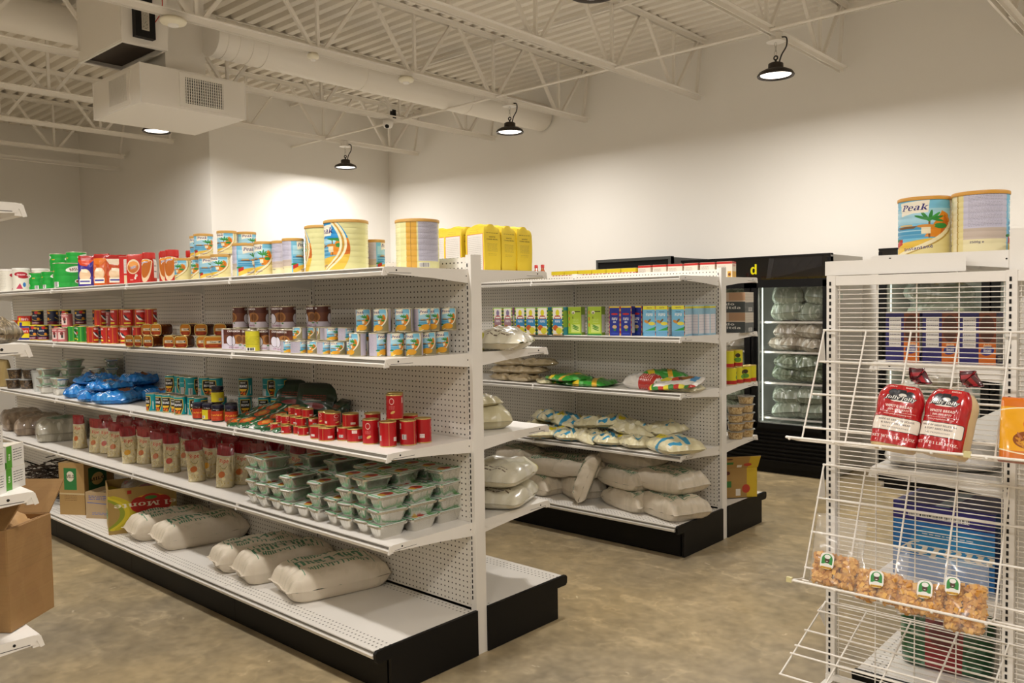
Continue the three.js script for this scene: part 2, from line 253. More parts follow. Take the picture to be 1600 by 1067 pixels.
gondola('gondola', 'long near white gondola with black base and five pegboard bays', [0, 0, 0], 0, { n: 5, L: 1.2192, H: 1.835, d: 0.5217, db: 0.6174, dk: 0.5458, hb: 0.204, front: LV1, rear: LV1 });
gondola('gondola', 'shorter white gondola with black base standing behind the long one', [-0.023, 0, -2.384], 0, { n: 3, L: 1.2192, H: 1.832, d: 0.5384, db: 0.6174, dk: 0.5458, hb: 0.2066, front: LV2, rear: LV2 });
gondola('gondola', 'white gondola cut by the left edge, shelf ends with rounded noses', [0.12, 0, 2.4], 0, { n: 2, L: 1.2192, H: 1.98, d: 0.525, db: 0.6174, dk: 0.5458, hb: 0.204, front: [1.905, 1.518, 1.105, 0.7], rear: [1.905, 1.518, 1.105, 0.7] });
gondola('gondola', 'white gondola behind the wire endcap rack, stacked with boxed food', [2.045, 0, -0.6], -Math.PI / 2, { n: 2, L: 1.2192, H: 1.843, d: 0.5, db: 0.55, dk: 0.48, hb: 0.15, front: [1.771, 1.366, 0.96, 0.53], rear: [1.771, 1.366, 0.96, 0.53] });

/* ---------- wire endcap rack ---------- */
{
  const t = thing('wire_rack', 'white wire endcap rack with three slanted wire shelves', 'rack', [1.42, 0, -0.53]);
  const X = [0, 0.61, 1.22], H = 1.7;
  for (const x of X) { const u = mesh('upright', bx(0.034, H, 0.03, x, H / 2, -0.015), M.steel, t); const g = []; for (let y = 0.12; y < H - 0.02; y += 0.0254) g.push(bx(0.007, 0.015, 0.003, x - 0.003, y, 0.0005)); mesh('slots', g, M.slot, u, null, { kind: 'stuff' }); }
  const wg = new THREE.CylinderGeometry(0.0019, 0.0019, 0.57, 6).rotateZ(Math.PI / 2), wv = new THREE.CylinderGeometry(0.0024, 0.0024, 1.55, 6);
  for (let k = 0; k < 2; k++) {
    mesh('top_rail', bx(0.575, 0.036, 0.026, X[k] + 0.305, H - 0.02, -0.014), M.steel, t);
    for (let i = 0; i < 86; i++) mesh('grid_wire', wg, M.wire, t, [X[k] + 0.305, 0.15 + i * 0.0178, -0.016]);
    for (let i = 0; i < 5; i++) mesh('grid_wire', wv, M.wire, t, [X[k] + 0.025 + i * 0.14, 0.9, -0.02]);
  }
  mesh('base_deck', bx(1.25, 0.02, 0.02, 0.61, 0.12, -0.0), M.steel, t);
  mesh('foot', [bx(0.03, 0.06, 0.3, 0, 0.08, 0.12), bx(0.03, 0.06, 0.3, 0.61, 0.08, 0.12)], M.steel, t);
  // slanted shelves: profile points (z, y) relative to the rack plane
  const prof = [[[0.02, 1.49], [0.075, 1.372], [0.14, 1.253], [0.208, 1.135], [0.232, 1.092]], [[0.02, 0.965], [0.078, 0.845], [0.135, 0.725], [0.197, 0.602], [0.215, 0.565]], [[0.0, 0.415], [0.073, 0.4], [0.197, 0.362], [0.285, 0.332], [0.325, 0.315], [0.42, 0.27]]];
  prof.forEach((pr, q) => {
    const s = mesh('wire_shelf', pr.slice(0, q < 2 ? 4 : 6).map(([z, y]) => rod([-0.022, y, z], [1.25, y, z], q < 2 ? 0.0042 : 0.0036)), M.wire, t, null, { label: ['upper slanted wire shelf', 'middle slanted wire shelf', 'lower slanted wire shelf'][q] });
    const a = pr[0], b = pr[pr.length - 1], nz = q < 2 ? 0.11 : 0, ny = q < 2 ? 0.045 : 0;
    for (let i = 0; i < 9; i++) { const x = -0.018 + i * 0.158; const r = [rod([x, a[1], a[0]], [x, b[1], b[0]], 0.0034)]; if (q < 2) r.push(rod([x, b[1], b[0]], [x, b[1] + 0.02, b[0] + nz], 0.0034), new THREE.SphereGeometry(0.006, 8, 6).translate(x, b[1] + 0.018, b[0] + nz)); mesh('cross_wire', r, M.wire, s); }
    if (q < 2) mesh('front_rail', [rod([-0.03, b[1] + 0.022, b[0] + nz], [1.27, b[1] + 0.022, b[0] + nz], 0.0048), rod([-0.03, b[1] + 0.022, b[0] + nz], [-0.02, b[1], b[0] + 0.02], 0.004), rod([-0.02, b[1], b[0] + 0.02], [1.25, b[1], b[0] + 0.02], 0.0038)], M.wire, s);
    mesh('end_bracket', (() => { const sh = new THREE.Shape(); const c = q < 2 ? [a, pr[1], [0.0, a[1] - 0.13]] : [a, pr[1], [0.0, a[1] - 0.1]]; c.forEach((p, i) => (i ? sh.lineTo(...p) : sh.moveTo(...p))); const c2 = new THREE.Path(); return new THREE.ExtrudeGeometry(sh, { depth: 0.002, bevelEnabled: false }).rotateY(-Math.PI / 2).translate(-0.02, 0, 0); })(), M.steel, s);
  });
  for (const [y, z] of [[1.116, 0.34], [0.588, 0.325]]) mesh('price_clip', bx(0.02, 0.018, 0.014, y > 1 ? 0.56 : -0.025, y, z), mat(0xd8cf9a, 0.4), t);
}

/* ---------- shapes of goods ---------- */
const geoCache = {};
const once = (k, f) => geoCache[k] || (geoCache[k] = f());
function canBody(r, h, ribs = 0, n = 32) {
  return once(`can${r}_${h}_${ribs}`, () => {
    const p = [[r * 0.985, 0.003], [r, 0.006]]; for (let i = 0; i < ribs; i++) { const y = h * (0.1 + 0.8 * (i + 0.5) / ribs); p.push([r, y - 0.003], [r - 0.0026, y], [r, y + 0.003]); }
    p.push([r, h - 0.006], [r * 0.985, h - 0.003]); const g = lathe(p, n), u = g.attributes.uv, q = g.attributes.position; for (let i = 0; i < u.count; i++) u.setY(i, q.getY(i) / h); return g.rotateY(Math.PI);
  });
}
const rimLow = (r) => once(`rl${r}`, () => lathe([[0, 0.002], [r * 0.92, 0.002], [r * 1.01, 0], [r * 1.015, 0.003], [r * 0.99, 0.005]], 32));
const rimTop = (r, h) => once(`rt${r}_${h}`, () => lathe([[r * 0.99, h - 0.005], [r * 1.015, h - 0.003], [r * 1.01, h], [r * 0.95, h], [r * 0.93, h - 0.004], [r * 0.6, h - 0.0035], [0, h - 0.0045]], 32));
const plasticLid = (r, h, t = 0.012) => once(`plid${r}_${h}`, () => lathe([[r * 1.025, h - t], [r * 1.035, h - t * 0.8], [r * 1.03, h], [r * 1.0, h + 0.002], [r * 0.95, h], [r * 0.93, h - 0.003], [0, h - 0.003]], 36));
function makeCan(r, h, lm, o = {}) {
  return (t) => { mesh('can_body', canBody(r, h, o.ribs || 0, o.n || 32), lm, t); mesh('base_rim', rimLow(r), o.rim || M.tin, t); mesh('can_top', rimTop(r, h), o.rim || M.tin, t); if (o.lid) mesh('lid', plasticLid(r, h, o.lidT), o.lid, t); };
}
function carton(w, h, d) { // front and back use u 0..0.6 of the label sheet, the sides 0.6..0.9, top and bottom the rest
  return once(`box${w}_${h}_${d}`, () => {
    const g = new THREE.BoxGeometry(w, h, d, 1, 1, 1).translate(0, h / 2, 0), u = g.attributes.uv;
    for (let i = 0; i < 24; i++) { const f = i >> 2, x = u.getX(i); u.setX(i, f === 4 ? x * 0.6 : f === 5 || f < 2 ? 0.6 + x * 0.3 : 0.9 + x * 0.1); } return g;
  });
}
const makeBox = (w, h, d, m) => (t) => {
  mesh('carton', carton(w, h, d), m, t);
  mesh('top_flap', bx(w * 0.985, 0.0012, d * 0.49, 0, h + 0.0007, d * 0.25), once('flap' + m.uuid, () => mat(m.userData.flap || 0xcfc6b4, 0.6)), t);
};
// lying sack or bag: w along x, l along z, h thick
function pillow(w, l, h, o = {}) {
  const nx = o.nx || 24, nz = o.nz || 30, sd = o.seed || 1, wr = o.wr ?? 0.012, fl = o.flat ?? 0.36, crimp = o.crimp ?? 0.07, pos = [], uv = [], idx = [], e = o.e ?? 0.5;
  for (let side = 0; side < 2; side++) for (let j = 0; j <= nz; j++) for (let i = 0; i <= nx; i++) {
    const s0 = i / nx * 2 - 1, t0 = j / nz * 2 - 1, u = Math.sin(s0 * 1.45) / Math.sin(1.45), v = Math.sin(t0 * 1.35) / Math.sin(1.35), av = Math.abs(v), au = Math.abs(u);
    const vv = Math.min(1, av / (1 - crimp)), b = Math.pow(Math.max(0, 1 - Math.pow(au, o.pw || 2.8)), e) * Math.pow(Math.max(0, 1 - Math.pow(vv, (o.pw || 2.8) * 1.2)), e);
    const sideBulge = 1 + 0.05 * (1 - v * v), pinch = 1 - 0.13 * Math.pow(av, 4) + 0.02 * Math.sin(sd + v * 4);
    const x = u * w / 2 * pinch * sideBulge * 0.97, z = v * l / 2 * (1 - 0.045 * u * u * 0 + 0.015 * Math.sin(u * 5 + sd) + (au > 0.8 ? 0.02 : 0));
    const n = fbm(u * 2.2 + sd * 3.1, v * 2.6, sd * 1.7, 3) * wr * 1.7 + fbm(u * 6 + sd, v * 7, sd * 2.3, 2) * wr * 0.7;
    const fold = Math.sin(u * 13 + sd * 2 + v * 2) * wr * 0.7 * Math.pow(av, 3) + Math.sin(v * 15 + sd + u * 2) * wr * 0.35 * Math.pow(au, 3);
    const y = side ? fl * h * (1 - Math.min(1, b * 1.35)) + 0.001 : fl * h + b * h * (1 - fl) + (n + fold) * (0.35 + b * 0.8) * Math.min(1, (1 - av) * 12 + 0.25);
    pos.push(x, Math.max(0.001, side ? Math.min(y, fl * h) : Math.max(y, fl * h * 0.6)), z); uv.push(u * 0.5 + 0.5, 0.5 - v * 0.5);
  }
  const at = (s, i, j) => s * (nx + 1) * (nz + 1) + j * (nx + 1) + i;
  for (let j = 0; j < nz; j++) for (let i = 0; i < nx; i++) { const a = at(0, i, j), b = at(0, i + 1, j), c = at(0, i + 1, j + 1), d = at(0, i, j + 1); idx.push(a, d, b, b, d, c); const k = (nx + 1) * (nz + 1); idx.push(a + k, b + k, d + k, b + k, c + k, d + k); }
  const g = new THREE.BufferGeometry(); g.setAttribute('position', new THREE.Float32BufferAttribute(pos, 3)); g.setAttribute('uv', new THREE.Float32BufferAttribute(uv, 2)); g.setIndex(idx); g.computeVertexNormals(); return g;
}
// standing pouch: full at the base, flat sealed top; w wide, h tall, d deep, front towards +z
function pouch(w, h, d, o = {}) {
  const n = 28, m = 20, sd = o.seed || 1, wr = o.wr ?? 0.004, pos = [], uv = [], idx = [];
  for (let j = 0; j <= m; j++) for (let i = 0; i <= n; i++) {
    const a = i / n * Math.PI * 2, v = j / m, s = Math.sin(a), c = Math.cos(a), px = Math.sign(s) * Math.pow(Math.abs(s), 0.55), pz = Math.sign(c) * Math.pow(Math.abs(c), 0.75);
    const th = (o.full ?? 0.12) + (1 - (o.full ?? 0.12)) * Math.pow(Math.max(0, 1 - Math.pow(v, o.p ?? 2.2)), 0.8), wd = 1 - (o.neck ?? 0.0) * Math.exp(-Math.pow((v - 0.84) / 0.07, 2)) - 0.05 * (1 - v) * (1 - v);
    const nn = fbm(px * 1.8 + sd * 2.3, v * 3.4 + sd, pz + sd, 3) * wr * 2, topBend = (o.bend ?? 0) * Math.pow(v, 4);
    pos.push(px * w / 2 * wd + nn * 0.4, v * h + (v > 0.9 ? fbm(px * 2 + sd, sd, 3, 2) * h * 0.05 : 0), pz * d / 2 * th + nn * Math.sin(v * 3) + topBend);
    uv.push(c > -0.02 ? (px * 0.5 + 0.5) : 0.5 - px * 0.5, v);
  }
  for (let j = 0; j < m; j++) for (let i = 0; i < n; i++) { const a = j * (n + 1) + i, b = a + 1, c = a + n + 1; idx.push(a, b, c, b, c + 1, c); }
  const k = pos.length / 3; pos.push(0, 0.001, 0, 0, h, o.bend ?? 0); uv.push(0.5, 0, 0.5, 1);
  for (let i = 0; i < n; i++) { idx.push(k, i + 1, i, k + 1, m * (n + 1) + i, m * (n + 1) + i + 1); }
  const g = new THREE.BufferGeometry(); g.setAttribute('position', new THREE.Float32BufferAttribute(pos, 3)); g.setAttribute('uv', new THREE.Float32BufferAttribute(uv, 2)); g.setIndex(idx); g.computeVertexNormals(); return g;
}
const poly2 = (w, d, r, k) => { const o = [], s = [[1, 1, 0], [-1, 1, 90], [-1, -1, 180], [1, -1, 270]]; for (const [a, b, t] of s) for (let i = 0; i <= k; i++) { const q = (t + i / k * 90) * D; o.push([a * (w / 2 - r) + r * Math.cos(q), b * (d / 2 - r) + r * Math.sin(q)]); } return o; };
function loft(rings, cap0 = true, cap1 = true) { // rings of [x, y, z]; each ring has the same number of points, counter-clockwise seen from above
  const pos = [], uv = [], idx = [], n = rings[0].length;
  rings.forEach((r, j) => { for (let i = 0; i <= n; i++) { pos.push(...r[i % n]); uv.push(i / n, j / (rings.length - 1)); } });
  for (let j = 0; j + 1 < rings.length; j++) for (let i = 0; i < n; i++) { const a = j * (n + 1) + i, b = a + 1, c = a + n + 1; idx.push(a, c, b, b, c, c + 1); }
  const cap = (r, up) => { const k = pos.length / 3, m = [0, 0, 0]; r.forEach((p) => p.forEach((v, e) => (m[e] += v / n))); pos.push(...m); uv.push(0.5, 0.5); r.forEach((p) => { pos.push(...p); uv.push(0.5, 0.5); }); for (let i = 0; i < n; i++) { const a = k + 1 + i, b = k + 1 + (i + 1) % n; up ? idx.push(k, b, a) : idx.push(k, a, b); } };
  if (cap0) cap(rings[0], false); if (cap1) cap(rings[rings.length - 1], true);
  const g = new THREE.BufferGeometry(); g.setAttribute('position', new THREE.Float32BufferAttribute(pos, 3)); g.setAttribute('uv', new THREE.Float32BufferAttribute(uv, 2)); g.setIndex(idx); g.computeVertexNormals(); return toCreasedNormals(g, 0.7);
}

/* ---------- printed labels ---------- */
const lab = (w, h, f, rough = 0.38, o = {}) => mk({ map: tex(w, h, f), roughness: rough, ...o });
function peakScene(g, x, y, w, h) { // seaside picture: sky, hill, palm, boat, sand and cream swoosh
  rect(g, '#7cc3e2', x, y, w, h); rect(g, '#a9d8ea', x, y + h * 0.2, w, h * 0.25); rect(g, '#4b9cc6', x, y + h * 0.5, w, h * 0.2); rect(g, '#9ecfe0', x, y + h * 0.56, w, h * 0.02); rect(g, '#7bb8d6', x, y + h * 0.63, w, h * 0.02);
  poly(g, '#e08a1e', x + w * 0.5, y + h * 0.68, x + w * 0.74, y + h * 0.24, x + w * 0.84, y + h * 0.3, x + w, y + h * 0.72); poly(g, '#c8691a', x + w * 0.78, y + h * 0.3, x + w, y + h * 0.72, x + w * 0.7, y + h * 0.68);
  poly(g, '#e9c24a', x, y + h * 0.8, x + w * 0.5, y + h * 0.72, x + w, y + h * 0.66, x + w, y + h, x, y + h); rect(g, '#8a5a2a', x + w * 0.55, y + h * 0.4, w * 0.025, h * 0.3);
  for (const a of [-2.7, -2.1, -1.4, -0.8, -0.3, 0.3]) ell(g, a % 0.2 ? '#2f8a3a' : '#3fa544', x + w * 0.56 + Math.cos(a) * w * 0.1, y + h * 0.38 + Math.sin(a) * h * 0.05, w * 0.11, h * 0.022, a);
  ell(g, '#2f8a3a', x + w * 0.72, y + h * 0.5, w * 0.1, h * 0.045); ell(g, '#cf8a2c', x + w * 0.52, y + h * 0.5, w * 0.12, h * 0.03); rect(g, '#efe3c0', x + w * 0.46, y + h * 0.52, w * 0.12, h * 0.11);
  poly(g, '#7c5a36', x + w * 0.06, y + h * 0.5, x + w * 0.42, y + h * 0.49, x + w * 0.36, y + h * 0.535, x + w * 0.12, y + h * 0.535); rect(g, '#d8b46a', x + w * 0.12, y + h * 0.465, w * 0.22, h * 0.025); ell(g, '#2c7d36', x + w * 0.06, y + h * 0.73, w * 0.12, h * 0.03);
}
const swoosh = (g, x, y, w, h, c) => { g.fillStyle = c; g.beginPath(); g.moveTo(x + w * 0.86, y); g.quadraticCurveTo(x + w * 1.12, y + h * 0.62, x + w * 0.1, y + h * 0.95); g.lineTo(x, y + h); g.lineTo(x + w * 1.1, y + h); g.lineTo(x + w * 1.1, y); g.fill(); };
const peakSign = (g, x, y, w, h) => { poly(g, '#f6efdc', x, y + h * 0.06, x + w, y - h * 0.05, x + w * 0.96, y + h * 0.8, x + w * 0.5, y + h * 0.82, x + w * 0.06, y + h); txt(g, 'Peak', x + w * 0.5, y + h * 0.42, h * 0.56, '#2c2470', { f: 'serif', i: true }); };
function peakBlue(word) {
  return (g, w, h) => {
    rect(g, '#7cc3e2', 0, 0, w, h);
    rect(g, '#c9c6d8', 0, 0, w * 0.27, h * 0.78); rect(g, '#c9b9ac', 0, h * 0.6, w * 0.27, h * 0.2); rect(g, '#e9dfb4', 0, h * 0.78, w * 0.27, h * 0.22); lines(g, '#77758c', w * 0.03, h * 0.06, w * 0.2, 22, h * 0.024, 2); txt(g, '2500g e', w * 0.08, h * 0.83, h * 0.045, '#3a3560');
    { const x = w * 0.29; rect(g, '#e7d99a', w * 0.72, 0, w * 0.28, h); rect(g, '#f1e6c0', w * 0.9, 0, w * 0.05, h); rect(g, '#b79a4c', w * 0.95, 0, w * 0.012, h); peakScene(g, x, 0, w * 0.46, h); swoosh(g, x, 0, w * 0.46, h, '#f1e6c0'); swoosh(g, x + w * 0.03, 0, w * 0.46, h * 1.04, '#b79a4c'); swoosh(g, x + w * 0.045, 0, w * 0.46, h * 1.05, '#e7d99a');
      peakSign(g, x + w * 0.06, h * 0.07, w * 0.2, h * 0.25); poly(g, '#c32a22', x, h * 0.76, x + w * 0.08, h * 0.7, x + w * 0.08, h * 0.8, x, h * 0.87); txt(g, word, x + w * 0.19, h * 0.87, h * 0.07, '#2c2470', { r: -0.12 }); }
  };
}
const peakCream = (g, w, h) => {
  rect(g, '#dfdca0', 0, 0, w, h); rect(g, '#e8e4b4', w * 0.8, 0, w * 0.1, h); lines(g, '#c2bd88', w * 0.81, h * 0.1, w * 0.08, 16, h * 0.05, 2);
  rect(g, '#d3a13c', 0, 0, w * 0.035, h); rect(g, '#b9b6c4', w * 0.045, h * 0.03, w * 0.19, h * 0.8); lines(g, '#74728a', w * 0.055, h * 0.07, w * 0.17, 27, h * 0.028, 2); barcode(g, w * 0.05, h * 0.86, w * 0.08, h * 0.09); rect(g, '#d3a13c', w * 0.955, 0, w * 0.045, h); rect(g, '#3a2a1a', w * 0.99, 0, 2, h);
  g.save(); g.beginPath(); g.moveTo(w * 0.3, 0); g.lineTo(w * 0.55, 0); g.quadraticCurveTo(w * 0.74, h * 0.5, w * 0.6, h); g.lineTo(w * 0.3, h); g.clip(); peakScene(g, w * 0.3, 0, w * 0.4, h); rect(g, '#1f8fd0', w * 0.3, 0, w * 0.4, h * 0.36); peakSign(g, w * 0.36, h * 0.1, w * 0.16, h * 0.26); g.restore();
  for (const [c, a] of [['#f4ecc8', 0], ['#c99a3a', 0.02], ['#f4ecc8', 0.035]]) { g.strokeStyle = c; g.lineWidth = w * 0.018; g.beginPath(); g.moveTo(w * (0.5 + a), 0); g.quadraticCurveTo(w * (0.72 + a), h * 0.6, w * (0.42 + a), h); g.stroke(); } txt(g, 'Powder', w * 0.42, h * 0.9, h * 0.06, '#5a4a7a', { i: true, r: -0.2 });
};
const peakSmall = (g, w, h) => { rect(g, '#bdb6c4', 0, 0, w, h); lines(g, '#6f6888', w * 0.05, h * 0.1, w * 0.17, 14, h * 0.055, 2); for (const x of [0.28, 0.78]) { peakScene(g, w * x, 0, w * 0.34, h); swoosh(g, w * x, 0, w * 0.34, h, '#f3ead0'); swoosh(g, w * x + w * 0.03, 0, w * 0.34, h, '#8e8560'); peakSign(g, w * (x + 0.02), h * 0.05, w * 0.16, h * 0.26); ell(g, '#e2a222', w * (x + 0.14), h * 0.8, w * 0.1, h * 0.12); } rect(g, '#bdb6c4', w * 0.64, 0, w * 0.12, h); };
const beansLab = (g, w, h) => { rect(g, '#0d9098', 0, 0, w, h); for (const x of [0.5, 0.0, 1.0]) { poly(g, '#e4c04a', w * (x - 0.13), h * 0.14, w * (x + 0.13), h * 0.14, w * (x + 0.14), h * 0.6, w * (x + 0.08), h * 0.95, w * (x - 0.08), h * 0.95, w * (x - 0.14), h * 0.6); poly(g, '#1b1714', w * (x - 0.115), h * 0.18, w * (x + 0.115), h * 0.18, w * (x + 0.125), h * 0.6, w * (x + 0.07), h * 0.92, w * (x - 0.07), h * 0.92, w * (x - 0.125), h * 0.6); txt(g, 'HEINZ', w * x, h * 0.27, h * 0.1, '#f2efe6', { sx: 0.9 }); txt(g, 'BEANZ', w * x, h * 0.45, h * 0.17, '#ffffff', { sx: 0.75 }); poly(g, '#e9b82e', w * (x - 0.1), h * 0.6, w * (x + 0.1), h * 0.6, w * (x + 0.07), h * 0.72, w * (x - 0.07), h * 0.72); for (let i = 0; i < 9; i++) ell(g, '#e06a1c', w * (x + rnd(-0.06, 0.06)), h * rnd(0.74, 0.88), w * 0.022, h * 0.04); } rect(g, '#e6e2d4', w * 0.68, h * 0.42, w * 0.02, h * 0.44); rect(g, '#0b6f78', w * 0.8, h * 0.3, w * 0.03, h * 0.5); barcode(g, w * 0.22, h * 0.6, w * 0.1, h * 0.35); txt(g, 'beanz', w * 0.28, h * 0.35, h * 0.1, '#bfe6e4'); };
const tomatoLab = (g, w, h) => { rect(g, '#b1131a', 0, 0, w, h); rect(g, '#7c0d12', 0, 0, w, h * 0.04); rect(g, '#c9b26a', w * 0.1, 0, 3, h); rect(g, '#efe6e0', w * 0.2, h * 0.62, w * 0.1, h * 0.16); lines(g, '#333', w * 0.205, h * 0.65, w * 0.09, 4, h * 0.035, 1.5); ell(g, '#e8c9c0', w * 0.5, h * 0.26, w * 0.05, h * 0.13); ell(g, '#b1131a', w * 0.5, h * 0.26, w * 0.04, h * 0.1); lines(g, '#f0d8d0', w * 0.44, h * 0.46, w * 0.12, 3, h * 0.05, 2); ell(g, '#d9b46a', w * 0.52, h * 0.7, w * 0.05, h * 0.05, -0.5); rect(g, '#e9ddd6', w * 0.72, h * 0.12, w * 0.1, h * 0.22); lines(g, '#a33', w * 0.73, h * 0.15, w * 0.08, 5, h * 0.035, 1.5); barcode(g, w * 0.84, h * 0.55, w * 0.1, h * 0.2); };
const geishaLab = (c, c2) => (g, w, h) => { rect(g, c, 0, 0, w, h); for (const x of [0.3, 0.78]) { rect(g, c2, w * (x + 0.19), 0, w * 0.03, h); rect(g, c2, w * (x - 0.16), 0, w * 0.03, h); txt(g, 'GEISHA', w * x, h * 0.14, h * 0.15, '#ffffff', { sx: 0.8 }); poly(g, '#f2f2ee', w * (x - 0.13), h * 0.32, w * (x - 0.06), h * 0.38, w * (x + 0.06), h * 0.62, w * (x + 0.12), h * 0.66, w * (x - 0.02), h * 0.64, w * (x - 0.1), h * 0.48); poly(g, '#23303c', w * (x - 0.12), h * 0.3, w * (x - 0.02), h * 0.38, w * (x + 0.08), h * 0.6, w * (x - 0.04), h * 0.5); ell(g, '#d3261c', w * (x + 0.06), h * 0.4, w * 0.05, h * 0.1); rect(g, '#ecd23a', w * (x - 0.11), h * 0.76, w * 0.22, h * 0.09); } rect(g, '#e6e2d8', 0, h * 0.08, w * 0.1, h * 0.84); lines(g, '#555', w * 0.01, h * 0.14, w * 0.08, 10, h * 0.07, 2); rect(g, '#e6cf3a', 0, h * 0.95, w, h * 0.05); };
const cocoLab = (g, w, h) => { rect(g, '#55281c', 0, 0, w, h * 0.34); rect(g, '#6d3a24', 0, h * 0.3, w, h * 0.5); rect(g, '#d8cfdc', 0, h * 0.7, w, h * 0.3); for (const x of [0.34, 0.84]) { ell(g, '#a9713a', w * (x + 0.08), h * 0.5, w * 0.12, h * 0.22); ell(g, '#7a4a22', w * (x + 0.1), h * 0.5, w * 0.06, h * 0.16); ell(g, '#3a1a12', w * (x - 0.07), h * 0.56, w * 0.085, h * 0.25, -0.12); ell(g, '#e4e0ec', w * (x - 0.07), h * 0.57, w * 0.073, h * 0.225, -0.12); txt(g, 'CHAOKOH', w * x, h * 0.12, h * 0.12, '#ffffff', { sx: 0.85 }); ell(g, '#3f8a3a', w * (x + 0.12), h * 0.76, w * 0.03, h * 0.03); txt(g, 'COCONUT', w * x, h * 0.88, h * 0.09, '#8a2a5a', { sx: 0.9 }); } rect(g, '#d9d2e0', 0, h * 0.04, w * 0.12, h * 0.92); lines(g, '#555', w * 0.01, h * 0.1, w * 0.1, 11, h * 0.07, 2); };
const oatsLab = (g, w, h) => { rect(g, '#18213f', 0, 0, w, h); rect(g, '#e8d23a', 0, 0, w, h * 0.05); rect(g, '#6d1230', 0, h * 0.76, w, h * 0.24); for (const x of [0.5, 0.0, 1.0]) { ell(g, '#e8b23a', w * (x - 0.12), h * 0.22, w * 0.04, h * 0.08); ell(g, '#c92a26', w * (x + 0.05), h * 0.16, w * 0.06, h * 0.1); ell(g, '#d9a032', w * (x + 0.13), h * 0.2, w * 0.05, h * 0.07); txt(g, 'OATS', w * (x - 0.02), h * 0.36, h * 0.13, '#f2f0e8'); g.strokeStyle = '#e8c63a'; g.lineWidth = 7; g.beginPath(); g.moveTo(w * (x - 0.2), h * 0.48); g.quadraticCurveTo(w * x, h * 0.8, w * (x + 0.2), h * 0.62); g.stroke(); ell(g, '#e8932a', w * (x + 0.1), h * 0.58, w * 0.045, h * 0.08); txt(g, 'GOLDEN SELECT', w * x, h * 0.85, h * 0.09, '#f2eef0', { sx: 0.7 }); } rect(g, '#c9c4bc', 0, h * 0.1, w * 0.05, h * 0.6); };
const pinkLab = (g, w, h) => { rect(g, '#c46a6e', 0, 0, w, h); for (const x of [0.5, 0.0, 1.0]) { rect(g, '#e6cfc8', w * (x - 0.12), h * 0.3, w * 0.2, h * 0.5); ell(g, '#7a2a2c', w * x, h * 0.4, w * 0.05, h * 0.12); rect(g, '#3a3a3c', w * (x - 0.02), h * 0.5, w * 0.06, h * 0.2); txt(g, 'LUNCHEON', w * x, h * 0.16, h * 0.12, '#f4e6e0', { sx: 0.7 }); } };
const miloLab = (g, w, h) => { rect(g, '#149a33', 0, 0, w, h); rect(g, '#0d7a28', 0, h * 0.93, w, h * 0.07); for (const x of [0.28, 0.78]) { ell(g, '#f2f0e6', w * x, h * 0.24, w * 0.13, h * 0.12, -0.25); txt(g, 'MILO', w * x, h * 0.24, h * 0.15, '#6a2a1a', { r: -0.25, sx: 0.9 }); ell(g, '#f0eee4', w * (x + 0.03), h * 0.72, w * 0.05, h * 0.08); ell(g, '#7a3a20', w * (x + 0.03), h * 0.72, w * 0.035, h * 0.055); rect(g, '#c9a03a', w * (x + 0.15), h * 0.3, w * 0.06, h * 0.05); } lines(g, '#8fd09a', w * 0.02, h * 0.3, w * 0.1, 9, h * 0.06, 2); barcode(g, w * 0.48, h * 0.74, w * 0.08, h * 0.2); };
const whiteTin = (g, w, h) => { rect(g, '#e8e4d6', 0, 0, w, h); for (const x of [0.28, 0.78]) { ell(g, '#b01c32', w * x, h * 0.26, w * 0.13, h * 0.1); ell(g, '#b01c32', w * (x + 0.05), h * 0.38, w * 0.1, h * 0.07); txt(g, 'Dream', w * x, h * 0.28, h * 0.1, '#ffe9ea', { i: true }); ell(g, '#3a7ac0', w * (x + 0.06), h * 0.72, w * 0.03, h * 0.1); poly(g, '#c03a5a', w * (x - 0.1), h * 0.9, w * (x - 0.02), h * 0.66, w * (x + 0.03), h * 0.9); } lines(g, '#9a9488', w * 0.46, h * 0.2, w * 0.12, 10, h * 0.07, 2); };
function ovaltine(base, k = 1) { return (g, w, h) => { rect(g, base, 0, 0, w, h); rect(g, '#c8201c', 0, h * 0.66, w, h * 0.34); for (const x of k > 1 ? [0.5] : [0.5, 0.0, 1.0]) { ell(g, '#f2d9b4', w * x, h * 0.42, w * 0.19 * k, h * 0.25); ell(g, '#c8702a', w * x, h * 0.44, w * 0.165 * k, h * 0.19); ell(g, '#e89a3a', w * x, h * 0.34, w * 0.14 * k, h * 0.1); txt(g, 'Ovaltine', w * x, h * 0.44, h * 0.12, '#2a2a7a', { r: -0.2, sx: w / h * 0.33 * k, st: '#ffffff', lw: 6, i: true }); ell(g, '#e9ded0', w * (x + 0.1 * k), h * 0.72, w * 0.04 * k, h * 0.05); ell(g, '#f0e4d8', w * (x + 0.07 * k), h * 0.8, w * 0.03 * k, h * 0.05); txt(g, 'Classic', w * (x - 0.08), h * 0.86, h * 0.06, '#ffe9d8'); } if (k > 1) return; rect(g, '#efe6dc', w * 0.72, h * 0.08, w * 0.1, h * 0.55); lines(g, '#555', w * 0.73, h * 0.12, w * 0.08, 10, h * 0.05, 2); }; }
